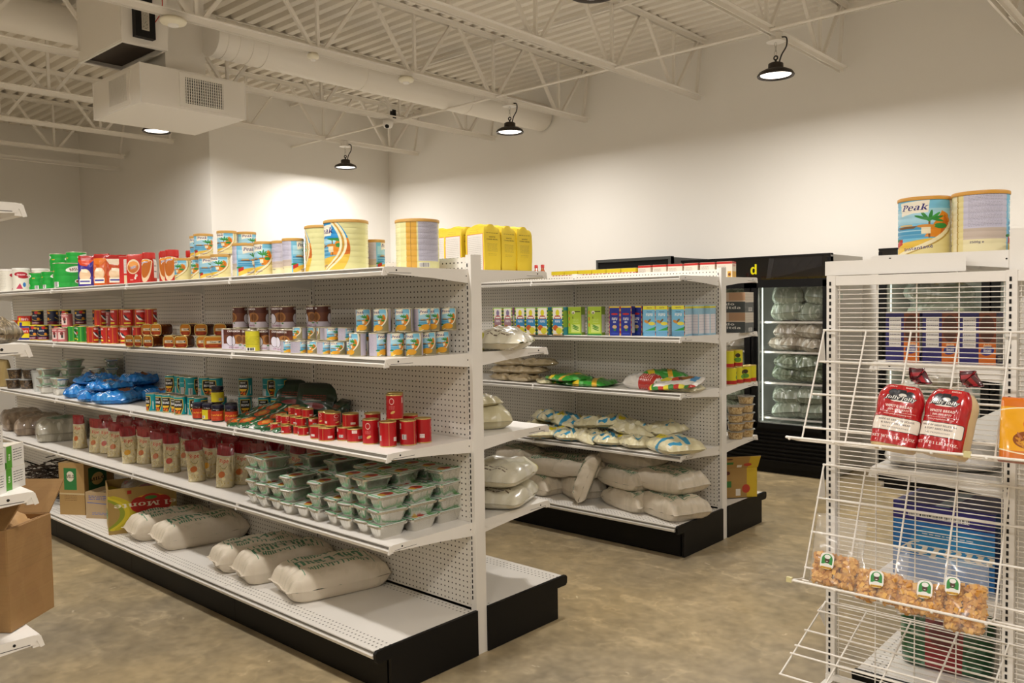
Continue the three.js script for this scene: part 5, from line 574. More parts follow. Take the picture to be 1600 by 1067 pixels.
  const kraft = tex(256, 256, (g, w, h) => { rect(g, '#9e7a4c', 0, 0, w, h); mottled(g, w, h, '#8c6840', 120, 0.25, 30); for (let i = 0; i < 90; i++) { g.globalAlpha = 0.07; rect(g, '#6a4a2a', 0, rnd(0, h), w, 1); } g.globalAlpha = 1; });
  protos.kraft = mat(0xffffff, 0.75, { map: kraft });
  const dm = lab(512, 512, atlas((g, w, h) => { rect(g, '#a88a4c', 0, 0, w, h); g.save(); g.translate(w * -0.2, h * 0.5); g.strokeStyle = '#c9b62a'; g.lineCap = 'round'; for (let i = 0; i < 3; i++) { g.strokeStyle = ['#8f9a2a', '#d3c02c', '#bfae24'][i]; g.lineWidth = w * 0.09; g.beginPath(); g.arc(-w * 0.42 + i * w * 0.07, h * 0.05, h * 0.5, -0.85, 0.75); g.stroke(); } g.restore(); rect(g, '#b02a20', w * 0.28, h * 0.06, w * 0.06, h * 0.08); g.save(); g.translate(w * 0.62, h * 0.4); g.rotate(Math.PI); ell(g, '#e0a83a', 0, 0, w * 0.31, h * 0.22); for (const [a, c, q] of [[-0.17, 0, 0.13], [0.17, 0, 0.13], [0, 0.06, 0.17], [0, -0.05, 0.17]]) ell(g, '#b3261c', w * a, h * c, w * q, h * 0.17); ell(g, '#b3261c', 0, 0, w * 0.28, h * 0.14); txt(g, 'Del Monte', 0, 0, h * 0.14, '#e9e0c8', { sx: 0.9, f: 'serif' }); ell(g, '#4a8a3a', 0, h * 0.14, w * 0.09, h * 0.04); g.restore(); lines(g, '#6a4a22', w * 0.4, h * 0.9, w * 0.3, 2, 12, 4); }, (g, w, h) => { rect(g, '#b0945a', 0, 0, w, h); ell(g, '#4a2a1c', w * 0.3, h * 0.2, w * 0.1, h * 0.06); ell(g, '#3a2a1c', w * 0.75, h * 0.56, w * 0.13, h * 0.09); rect(g, '#4a8a5a', w * 0.05, h * 0.62, w * 0.55, h * 0.2); lines(g, '#e0e8d8', w * 0.1, h * 0.67, w * 0.44, 3, 14, 4); ell(g, '#8f9a2a', w * 0.9, h * 0.4, w * 0.06, h * 0.3); }, '#8a6c3a'), 0.7);
  const openBox = (t, w, h, d, m, k, flaps) => { mesh('panel', carton(w, h, 0.006).clone().translate(0, 0, d / 2 - 0.003), m, t); mesh('panel', carton(w, h, 0.006).clone().translate(0, 0, -d / 2 + 0.003), m, t); for (const s of [-1, 1]) { const g = carton(0.006, h, d - 0.012).clone().translate(s * (w / 2 - 0.003), 0, 0); mesh('panel', g, m, t); } mesh('bottom', bx(w - 0.01, 0.006, d - 0.01, 0, 0.003, 0), k, t); };
  protos.openBox = openBox;
  const db = thing('banana_box', 'brown banana carton, open topped, red oval emblem upside down', 'carton', [-2.75, b, 0.34], 70 * D); openBox(db, 0.4, 0.285, 0.34, dm, protos.kraft); 
  mesh('liner_film', pillow(0.3, 0.26, 0.07, { seed: 8, wr: 0.03 }), M.film, db, [0.04, 0.23, 0]);
  const mc = lab(512, 512, atlas((g, w, h) => { rect(g, '#ab8a55', 0, 0, w, h); rect(g, '#2a7a3c', w * 0.2, h * 0.1, w * 0.5, h * 0.42); ell(g, '#e4dcc8', w * 0.45, h * 0.26, w * 0.15, h * 0.1); txt(g, 'MILO', w * 0.45, h * 0.26, h * 0.09, '#3a2414', { sx: 0.8 }); lines(g, '#6a4a2a', w * 0.2, h * 0.62, w * 0.5, 4, 16, 4); rect(g, '#c8b48a', 0, h * 0.58, w, h * 0.03); }, (g, w, h) => { rect(g, '#a58350', 0, 0, w, h); rect(g, '#1f5a30', w * 0.14, h * 0.12, w * 0.6, h * 0.44); ell(g, '#d0b070', w * 0.44, h * 0.36, w * 0.2, h * 0.12); txt(g, 'MILO', w * 0.44, h * 0.36, h * 0.09, '#2a1c10', { sx: 0.7 }); }, '#7a6238'), 0.7);
  const mb = thing('malt_carton', 'tall brown shipping carton with green malt drink print', 'carton', [-3.47, b, 0.4], 30 * D); mesh('carton', carton(0.2, 0.36, 0.3), mc, mb); mesh('tape', bx(0.05, 0.001, 0.3, 0, 0.3605, 0), mat(0x9a7a48, 0.3), mb);
  const wb = lab(256, 256, atlas((g, w, h) => { rect(g, '#b59c78', 0, 0, w, h); g.strokeStyle = '#3a5ab0'; g.lineWidth = 6; g.beginPath(); g.moveTo(w * 0.05, h * 0.4); g.lineTo(w * 0.95, h * 0.46); g.stroke(); lines(g, '#3a5ab0', w * 0.1, h * 0.14, w * 0.7, 3, 16, 6); lines(g, '#4a6ac0', w * 0.2, h * 0.78, w * 0.6, 2, 14, 5); }, (g, w, h) => { rect(g, '#ac9470', 0, 0, w, h); lines(g, '#3a5ab0', w * 0.1, h * 0.3, w * 0.6, 3, 20, 6); }, '#a58c66'), 0.7);
  const wbx = thing('shipping_carton', 'small tan carton with blue stripe left of the banana box', 'carton', [-3.17, b, 0.36], 30 * D); mesh('carton', carton(0.24, 0.18, 0.2), wb, wbx); mesh('tape', bx(0.04, 0.001, 0.2, 0, 0.1805, 0), mat(0xc9b48c, 0.3), wbx);
  // heap of dark dried fibres on the far left of the base deck
  { const gs = []; for (let i = 0; i < 420; i++) { const x = rnd(-0.45, 0.45), z = rnd(-0.2, 0.2), hh = 0.2 * (1 - Math.abs(x) * 1.6) * (1 - Math.abs(z) * 3) + 0.02, yy = rnd(0.01, Math.max(0.03, hh + 0.05)), a = rnd(-0.7, 0.7), L = rnd(0.1, 0.24); gs.push(rod([x - Math.cos(a) * L / 2, yy, z - Math.sin(a) * L / 2], [x + Math.cos(a) * L / 2, yy + rnd(-0.03, 0.05) + 0.01, z + Math.sin(a) * L / 2], 0.0035, 4)); }
    const o = mesh('dried_fibre_heap', gs, mat(0x3a2c1e, 0.8), scene, [-4.25, b + 0.012, 0.33], { kind: 'stuff' }); Object.assign(o.userData, { label: 'dark brown heap of dried fibres on the far base deck', category: 'dried herb' }); }
}

/* ---------- rear side of the near gondola ---------- */
const bagM = (base, f) => mk({ roughness: 0.28, clearcoat: 0.5, map: tex(256, 256, (g, w, h) => { rect(g, base, 0, 0, w, h); mottled(g, w, h, '#ffffff', 50, 0.3, 18); f(g, w, h); }) });
const flourM = bagM('#d8cfa8', (g, w, h) => { rect(g, '#2f8fb8', w * 0.5, h * 0.04, w * 0.13, h * 0.86); rect(g, '#2f8fb8', 0, h * 0.55, w * 0.4, h * 0.1); rect(g, '#2f8fb8', w * 0.7, h * 0.3, w * 0.3, h * 0.08); rect(g, '#2f8fb8', w * 0.12, h * 0.82, w * 0.3, h * 0.08); ell(g, '#e2cf26', w * 0.8, h * 0.7, w * 0.1, h * 0.1); ell(g, '#e2cf26', w * 0.32, h * 0.32, w * 0.13, h * 0.12); txt(g, 'Ola', w * 0.32, h * 0.32, h * 0.1, '#3a3a1a', { i: true }); }), flourPlain = bagM('#d2c9a4', (g, w, h) => { rect(g, '#3f93b4', w * 0.3, h * 0.7, w * 0.3, h * 0.05); }), whiteBag = bagM('#dcd6c0', (g, w, h) => { rect(g, '#d6d22e', 0, h * 0.06, w, h * 0.1); ell(g, '#d6d22e', w * 0.16, h * 0.84, w * 0.1, h * 0.08); lines(g, '#6a5a4a', w * 0.3, h * 0.8, w * 0.5, 2, 14, 4); }), grainM = lab(512, 512, riceSack, 0.4, { clearcoat: 0.3 }), tanBag = bagM('#b6a482', (g, w, h) => { mottled(g, w, h, '#8a785a', 60, 0.3, 20); lines(g, '#4a4434', w * 0.3, h * 0.4, w * 0.4, 3, 12, 4); });
function bag(nm, label, group, cat, m, x, y, z, w, l, h, ry, rx = 0, rz = 0, o = {}) { const q = mesh(numbered(nm), pillow(w, l, h, { seed: x * 3.1 + z * 7.7 + y, wr: o.wr ?? 0.014, nx: 24, nz: 30, crimp: o.crimp ?? 0.08, e: o.e ?? (nm === 'grain_sack' ? 0.42 : 0.5), pw: nm === 'grain_sack' ? 4.2 : 2.8 }), m, scene, [x, y, z]); q.rotation.order = 'YXZ'; q.rotation.set(rx, ry, rz); return tag(q, label, cat, group); }
{
  const z = -0.28;
  bag('rice_bag', 'clear bag of white rice on the rear second shelf, right of upright', null, 'bag', whiteBag, -0.08, LV1[1], z, 0.27, 0.38, 0.105, 30 * D, 0, 0, { e: 0.75, wr: 0.02 });
  bag('rice_bag', 'yellowish glossy bag on the rear third shelf, right of upright', null, 'bag', flourPlain, -0.24, LV1[2], z, 0.26, 0.34, 0.12, 60 * D); bag('rice_bag', 'flat yellowish bag lying on top of the glossy one, rear third shelf', null, 'bag', flourPlain, -0.27, LV1[2] + 0.11, z + 0.02, 0.2, 0.3, 0.05, 75 * D);
  bag('rice_bag', 'lower of two white rice bags with yellow stripe, rear fourth shelf', 'pair of white rice bags', 'bag', whiteBag, -0.17, LV1[3], z - 0.06, 0.32, 0.42, 0.11, 25 * D); bag('rice_bag', 'upper of two white rice bags with yellow stripe, rear fourth shelf', 'pair of white rice bags', 'bag', whiteBag, -0.17, LV1[3] + 0.108, z - 0.05, 0.32, 0.42, 0.11, 22 * D);
  const p = mesh('paper_scrap', pillow(0.12, 0.16, 0.03, { seed: 3, wr: 0.02 }), M.white, scene, [-0.52, 0.204, -0.4]); tag(p, 'crumpled white paper scrap on the empty rear base deck', 'paper');
}

/* ---------- goods on the far gondola ---------- */
{
  const y4 = LV2[1], y3 = LV2[2], y2 = LV2[3], y1 = 0.2066;
  const bt = lab(512, 512, atlas(fufuFront('#8a7a9a', '#9a7a86', '#a8714a', '#8a4a4a'), sideText('#a06a8a'), '#cfc0b0')), ct = lab(512, 512, atlas(fufuFront('#d8cf2a', '#3a86b8', '#c8602a', '#d8cf3a'), (g, w, h) => { rect(g, '#2f7a8a', 0, 0, w, h); rect(g, '#7a9a3a', 0, h * 0.12, w, h * 0.6); }, '#c9b88a')), gt = lab(512, 512, atlas(okraFront, sideText('#8fae3a'), '#9fb84a')), nt = lab(512, 512, atlas(fufuNavy, sideText('#1c2f8c'), '#1c2f8c')), lt = lab(512, 512, atlas(fufuBlue, (g, w, h) => { rect(g, '#9cc6dc', 0, 0, w, h); rect(g, '#d8d04a', 0, h * 0.03, w, h * 0.07); rect(g, '#e6e2e6', w * 0.06, h * 0.3, w * 0.88, h * 0.64); for (let i = 0; i < 6; i++) rect(g, '#9a98b0', w * 0.06, h * (0.36 + i * 0.09), w * 0.88, 3); }, '#76b6d8'));
  const box = (key, m, w, l, x, z, t = 4) => copyOf(key, 'fufu_carton', makeBox(w, 0.197, 0.058, m), l, 'carton', [x, y4, z], t * D, 'flour cartons on the second shelf of the far gondola');
  box('bt', bt, 0.09, 'mauve flour carton, left one next to the near upright', -1.6, -1.9); box('bt', bt, 0.09, 'mauve flour carton, right one showing its violet side', -1.5, -1.9); box('bt', bt, 0.09, 'mauve flour carton behind the rightmost mauve one', -1.49, -1.98);
  [[-1.35, -1.84], [-1.24, -1.83], [-1.13, -1.83], [-1.0, -1.84]].forEach(([x, z], i) => box('ct', ct, 0.098, `carton with blue band, yellow fruit and checkered edge, ${nth(i, 4)} of four`, x, z - 0.03)); box('ct', ct, 0.098, 'carton with blue band standing behind the rightmost one', -0.985, -1.95);
  [[-0.9, -1.93], [-0.735, -1.94]].forEach(([x, z], i) => box('gt', gt, 0.108, `light green carton with dark green pods, ${i ? 'right' : 'left'} of two`, x, z, 8)); 
  [[-0.575, -1.95], [-0.49, -1.96]].forEach(([x, z], i) => box('nt', nt, 0.082, `navy blue flour carton with gold edge, ${i ? 'right' : 'left'} of two in front`, x, z, 10)); box('nt', nt, 0.082, 'navy blue flour carton standing behind the front pair', -0.46, -2.04, 10);
  [[-0.3, -1.95], [-0.215, -1.965], [-0.115, -2.0]].forEach(([x, z], i) => box('lt', lt, 0.088, `light blue flour carton with yellow band, ${nth(i, 3)} of three facing front`, x, z, 10));
  [[-0.125, -2.085], [-0.09, -2.18], [-0.058, -2.275]].forEach(([x, z], i) => box('lt', lt, 0.088, `light blue flour carton turned sideways, ${nth(i, 3)} of the sideways ones`, x, z, -86));
  // third level: soft bags
  const gB = bagM('#2c8a2a', (g, w, h) => { poly(g, '#d2b428', 0, h * 0.3, w * 0.5, h * 0.1, w, h * 0.4, w, h * 0.52, w * 0.5, h * 0.26, 0, h * 0.44); poly(g, '#d2a428', 0, h * 0.7, w * 0.5, h * 0.56, w, h * 0.8, w, h * 0.88, w * 0.5, h * 0.66, 0, h * 0.8); rect(g, '#16210f', w * 0.86, 0, w * 0.14, h); }), rB = bagM('#d9d4cc', (g, w, h) => { rect(g, '#b8322a', 0, h * 0.5, w, h * 0.4); lines(g, '#f0dcd4', 10, h * 0.56, w - 20, 6, 12, 4); barcode(g, w * 0.3, h * 0.12, w * 0.4, h * 0.26); }), cB = bagM('#dcd8d0', (g, w, h) => { for (let i = 0; i < 9; i++) { rect(g, ['#d0c42a', '#2f7a34', '#b0281e'][i % 3], i * w / 9, h * 0.9, w / 9, h * 0.1); rect(g, ['#2f7a34', '#d0c42a', '#b0281e'][i % 3], i * w / 9, 0, w / 9, h * 0.05); } for (let i = 0; i < 3; i++) rect(g, ['#b0281e', '#d8c42a', '#2f7a34'][i], w * (0.0 + i * 0.04), 0, w * 0.04, h); ell(g, '#d8cf2a', w * 0.3, h * 0.4, w * 0.14, h * 0.16); ell(g, '#b83a26', w * 0.52, h * 0.52, w * 0.1, h * 0.16); ell(g, '#5a2f1c', w * 0.7, h * 0.4, w * 0.16, h * 0.22); ell(g, '#8a5a2a', w * 0.7, h * 0.38, w * 0.11, h * 0.14); rect(g, '#3a8ac0', w * 0.82, h * 0.1, w * 0.1, h * 0.6); });
  const g3 = 'soft bags on the third shelf of the far gondola', S = 'bag';
  [[-1.66, 0, -2.02, 'lowest, left'], [-1.46, 0, -2.0, 'lowest, right'], [-1.64, 0.055, -2.03, 'middle, left'], [-1.44, 0.055, -2.05, 'middle, right'], [-1.62, 0.11, -2.06, 'top, left'], [-1.38, 0.112, -2.1, 'top, right']].forEach(([x, dy, z, l], i) => bag('meal_bag', `tan paper meal bag in the stack of six, ${l}`, g3, S, tanBag, x, y3 + dy, z, 0.18, 0.28, 0.055, (70 + i * 12) * D));
  bag('meal_bag', 'flat pale bag sticking out left of the green ones', g3, S, flourPlain, -1.2, y3, -1.98, 0.17, 0.24, 0.03, 50 * D); bag('seasoning_bag', 'flat green bag with yellow zigzag, left and on top', g3, S, gB, -1.0, y3 + 0.03, -1.98, 0.28, 0.34, 0.045, 70 * D); bag('seasoning_bag', 'flat green bag with dark end, right and below', g3, S, gB, -0.83, y3, -2.0, 0.28, 0.36, 0.05, 100 * D); bag('seasoning_bag', 'flat green bag at the bottom left of the green pile', g3, S, gB, -1.08, y3, -2.06, 0.28, 0.32, 0.035, 60 * D);
  bag('seasoning_bag', 'red and white bundled bag with barcode', g3, S, rB, -0.4, y3, -2.02, 0.14, 0.3, 0.1, 86 * D); bag('seasoning_bag', 'yellow and green patterned bag behind the red and white bundle', g3, S, gB, -0.36, y3 + 0.02, -2.2, 0.16, 0.36, 0.1, 95 * D); const cb = bag('spice_bag', 'white bag with bowl picture and red-yellow-green edges', g3, S, cB, -0.14, y3 + 0.03, -2.0, 0.34, 0.24, 0.05, 12 * D, 0.16, 0.1); bag('spice_bag', 'white bag lying under the one with bowl picture', g3, S, flourPlain, -0.12, y3, -2.04, 0.26, 0.22, 0.045, 5 * D);
  // fourth level: flour bags
  const g2 = 'flour bags on the fourth shelf of the far gondola';
  [[-1.36, 0, -2.05, 40, 1, 'left end, lying'], [-1.2, 0, -1.95, 20, 0, 'front left, flat'], [-1.3, 0.09, -2.12, 60, 0, 'upper left with blue stripe'], [-1.12, 0.075, -2.12, 80, 0, 'upper, with yellow spot behind the front ones'], [-1.0, 0, -1.96, 50, 0, 'front, blue print and yellow spot'], [-0.93, 0.075, -2.14, 30, 1, 'upper middle, plain'], [-0.82, 0, -1.98, 70, 1, 'front middle, plain'], [-0.74, 0.09, -2.16, 20, 0, 'topmost, blue stripe upright'], [-0.66, 0, -1.97, 45, 0, 'front, right of middle'], [-0.54, 0.07, -2.1, 110, 1, 'upper right, plain'], [-0.45, 0, -1.99, 50, 1, 'fourth from the right end, plain'], [-0.36, 0.07, -2.2, 75, 1, 'upper right at the back']].forEach(([x, dy, z, t, k, l], i) => bag('flour_bag', `cream flour bag, ${l}`, g2, S, k ? flourPlain : flourM, x, y2 + dy, z, 0.24, 0.32, 0.075, t * D, i % 3 === 0 ? 0.14 : -0.04, i % 2 ? 0.07 : -0.05, { wr: 0.026, e: 0.62 })); bag('flour_bag', 'cream flour bag, rightmost one overhanging the shelf front', g2, S, flourM, -0.15, y2, -1.98, 0.3, 0.36, 0.1, 60 * D);
  // base deck: grain sacks
  const g1 = 'grain sacks heaped on the base deck of the far gondola';
  [[-1.75, 0, -2.05, 0.3, 0.42, 0.16, 60, 0, 0, 'left end, lowest'], [-1.55, 0.17, -2.08, 0.3, 0.44, 0.14, 70, 0, 0, 'left end, upper with green print'], [-1.32, 0, -2.02, 0.28, 0.42, 0.14, 80, 0, 0, 'second from left, lowest'], [-1.24, 0.15, -2.06, 0.28, 0.44, 0.13, 100, 0, 0.1, 'second from left, upper'], [-1.42, 0.32, -2.2, 0.26, 0.36, 0.12, 70, 0, 0, 'topmost at the back left'], [-1.02, 0.0, -2.12, 0.28, 0.4, 0.16, 60, 0, 0, 'middle, lowest'], [-0.98, 0.17, -2.1, 0.26, 0.42, 0.12, 110, 0, 0.12, 'middle, upper'], [-0.52, 0.0, -2.05, 0.28, 0.46, 0.13, 70, 0, 0, 'third from right, lowest'], [-0.58, 0.13, -2.1, 0.3, 0.46, 0.13, 72, 0, 0, 'third from right, upper with tied end'], [-0.62, 0.26, -2.22, 0.28, 0.5, 0.12, 86, 0.05, 0.12, 'topmost at the back right'], [-0.2, 0.0, -2.04, 0.34, 0.46, 0.15, 66, 0, 0, 'right end, lowest, overhanging'], [-0.27, 0.15, -2.12, 0.34, 0.48, 0.14, 76, 0, 0, 'right end, upper with green print']].forEach(([x, dy, z, w, l, h, t, rx, rz, lb]) => bag('grain_sack', `pale grain sack on the far base deck, ${lb}`, g1, 'sack', grainM, x, y1 + dy, z, w, l, h, t * D, rx, rz));
  const stand = bag('grain_sack', 'pale grain sack standing on end, leaning in the middle of the far base deck', g1, 'sack', grainM, -0.78, y1 + 0.165, -1.95, 0.2, 0.36, 0.11, 118 * D, -1.2, 0); 
  // rear side, seen past the end
  const ind = lab(256, 256, atlas((g, w, h) => { rect(g, '#d8c2ac', 0, 0, w, h); rect(g, '#c09a7a', w * 0.4, 0, w * 0.6, h * 0.4); rect(g, '#4c5254', 0, h * 0.46, w, h * 0.54); txt(g, 'Indo', w * 0.3, h * 0.58, h * 0.17, '#e6e4de'); txt(g, 'Saltda', w * 0.42, h * 0.76, h * 0.17, '#e6e4de'); }, (g, w, h) => { rect(g, '#d9cfc0', 0, 0, w, h); rect(g, '#6a6c6c', 0, h * 0.5, w, h * 0.5); for (let i = 1; i < 4; i++) rect(g, '#b8a894', 0, h * i * 0.12, w, 3); barcode(g, w * 0.4, h * 0.76, w * 0.4, h * 0.18); }, '#cdbba6'));
  const rz = -2.7; [['lower', 0], ['upper', 0.141]].forEach(([l, dy]) => copyOf('indo', 'noodle_carton', makeBox(0.2, 0.14, 0.15, ind), `tan and grey noodle carton seen past the upright, ${l} of two`, 'carton', [-0.09, y4 + dy, rz - 0.02], 4 * D, 'noodle cartons on the rear of the far gondola'));
  const yc = lab(256, 128, (g, w, h) => { rect(g, '#d6cf1f', 0, 0, w, h); rect(g, '#b8231c', 0, h * 0.76, w, h * 0.24); for (const x of [0.25, 0.75]) { ell(g, '#3a2a1a', w * x, h * 0.32, w * 0.07, h * 0.12); ell(g, '#5f9a2f', w * x, h * 0.58, w * 0.1, h * 0.14); } rect(g, '#e6e2d8', 0, h * 0.1, w * 0.1, h * 0.6); });
  const can = (l, x, z, lv, t) => copyOf('yc', 'bouillon_can', makeCan(0.042, 0.118, yc, { rim: M.goldTin }), l, 'can', [x, y3 + lv, z], t * D, 'yellow cans on the rear of the far gondola'); [[-0.07, -2.6, 30], [-0.07, -2.7, 10], [-0.06, -2.8, 120], [-0.06, -2.88, 70]].forEach(([x, z, t], i) => can(`yellow can with red base band, ${nth(i, 4)} in lower row`, x, z, 0, t)); can('yellow can with red base band, left one of the upper row', -0.08, -2.58, 0.119, 60); can('yellow can with red base band, right one of the upper row', -0.075, -2.7, 0.119, 130);
  const bis = mk({ roughness: 0.4, clearcoat: 0.8, map: tex(256, 128, (g, w, h) => { rect(g, '#c9ad7c', 0, 0, w, h); for (let i = 0; i < 420; i++) ell(g, ['#b8955e', '#dcc498', '#a5814e', '#d2b684'][i % 4], rnd(0, w), rnd(0, h), rnd(4, 12), rnd(2, 5), rnd(0, 3)); }) });
  for (let c = 0; c < 2; c++) for (let i = 0; i < (c ? 5 : 4); i++) copyOf('btub', 'biscuit_tub', (t) => { mesh('tub_body', lathe([[0, 0.002], [0.044, 0], [0.047, 0.004], [0.056, 0.052]], 28), bis, t); mesh('lid', lathe([[0.056, 0.05], [0.066, 0.053], [0.064, 0.057], [0.05, 0.058], [0, 0.057]], 28), M.clear, t); }, `clear tub of pale biscuits, ${c ? 'right' : 'left'} stack, ${['bottom', 'second up', 'third up', 'fourth up', 'top'][i]}`, 'tub', [-0.075 + c * 0.01, y2 + i * 0.059, c ? -2.82 : -2.68], i, 'biscuit tubs on the rear of the far gondola');
  const bb = thing('banana_box', 'tilted yellow and brown banana carton at the far gondola end', 'carton', [-0.15, y1 + 0.007, -2.76], 52 * D); { const m = lab(256, 256, atlas((g, w, h) => { rect(g, '#a8854a', 0, 0, w, h); rect(g, '#d0b02a', w * 0.74, 0, w * 0.26, h); ell(g, '#5a2a1c', w * 0.24, h * 0.2, w * 0.08, h * 0.06); rect(g, '#3f7a3a', w * 0.05, h * 0.46, w * 0.3, h * 0.2); ell(g, '#b3402a', w * 0.72, h * 0.72, w * 0.1, h * 0.14); rect(g, '#e2dcd0', w * 0.46, h * 0.72, w * 0.12, h * 0.22); }, (g, w, h) => { rect(g, '#a8854a', 0, 0, w, h); ell(g, '#5a2a1c', w * 0.3, h * 0.2, w * 0.1, h * 0.07); rect(g, '#3f7a3a', 0, h * 0.5, w * 0.5, h * 0.2); rect(g, '#e2dcd0', w * 0.62, h * 0.7, w * 0.16, h * 0.24); }, '#8a6c3a'), 0.7); const q = new THREE.Group(); q.name = 'body'; bb.add(q); q.rotation.x = -0.0; protos.openBox(q, 0.3, 0.22, 0.2, m, protos.kraft); bb.rotation.order = 'YXZ'; bb.rotation.x = 0; mesh('flap', carton(0.3, 0.1, 0.005), m, bb, [0, 0.215, 0.11]).rotation.x = 0.5; }
  // low cartons on the rear top shelf, seen above the back panel
  const yl = lab(256, 128, atlas((g, w, h) => { rect(g, '#e2ddd2', 0, 0, w, h); rect(g, '#dcc41c', 0, 0, w, h * 0.3); for (let i = 0; i < 4; i++) rect(g, '#b8401c', w * (0.1 + i * 0.24), h * 0.32, w * 0.14, h * 0.1); }, (g, w, h) => { rect(g, '#dcc41c', 0, 0, w, h * 0.3); rect(g, '#c8502a', 0, h * 0.3, w, h * 0.7); }, '#dcc41c')), rw = lab(256, 128, atlas((g, w, h) => { rect(g, '#e6dccc', 0, 0, w, h); rect(g, '#b8241f', 0, 0, w, h * 0.14); lines(g, '#7a7468', w * 0.1, h * 0.26, w * 0.5, 6, 11, 3); rect(g, '#d8a83a', w * 0.7, h * 0.6, w * 0.24, h * 0.36); ell(g, '#6a3a1c', w * 0.82, h * 0.8, w * 0.08, h * 0.1); }, (g, w, h) => { rect(g, '#e2d6c2', 0, 0, w, h); rect(g, '#b8241f', 0, 0, w, h * 0.12); txt(g, 'OGEN', w * 0.5, h * 0.24, h * 0.14, '#b8241f'); rect(g, '#d8a83a', 0, h * 0.6, w, h * 0.4); }, '#b8241f'));
  for (let i = 0; i < 6; i++) copyOf('yl', 'tea_carton', makeBox(0.13, 0.098, 0.09, yl), `yellow-topped carton on the rear top shelf, ${nth(i, 6)} of the yellow ones`, 'carton', [-1.6 + i * 0.138, LV2[0], -2.64], 0, 'cartons along the rear top shelf of the far gondola'); for (let i = 0; i < 6; i++) copyOf('rw', 'milk_carton', makeBox(0.11, 0.112, 0.09, rw), `red and white carton on the rear top shelf, ${nth(i, 6)} of the red ones`, 'carton', [-0.78 + i * 0.128 + (i > 2 ? 0.01 : 0), LV2[0], -2.66], (i % 3) * 5 * D, 'cartons along the rear top shelf of the far gondola');
}

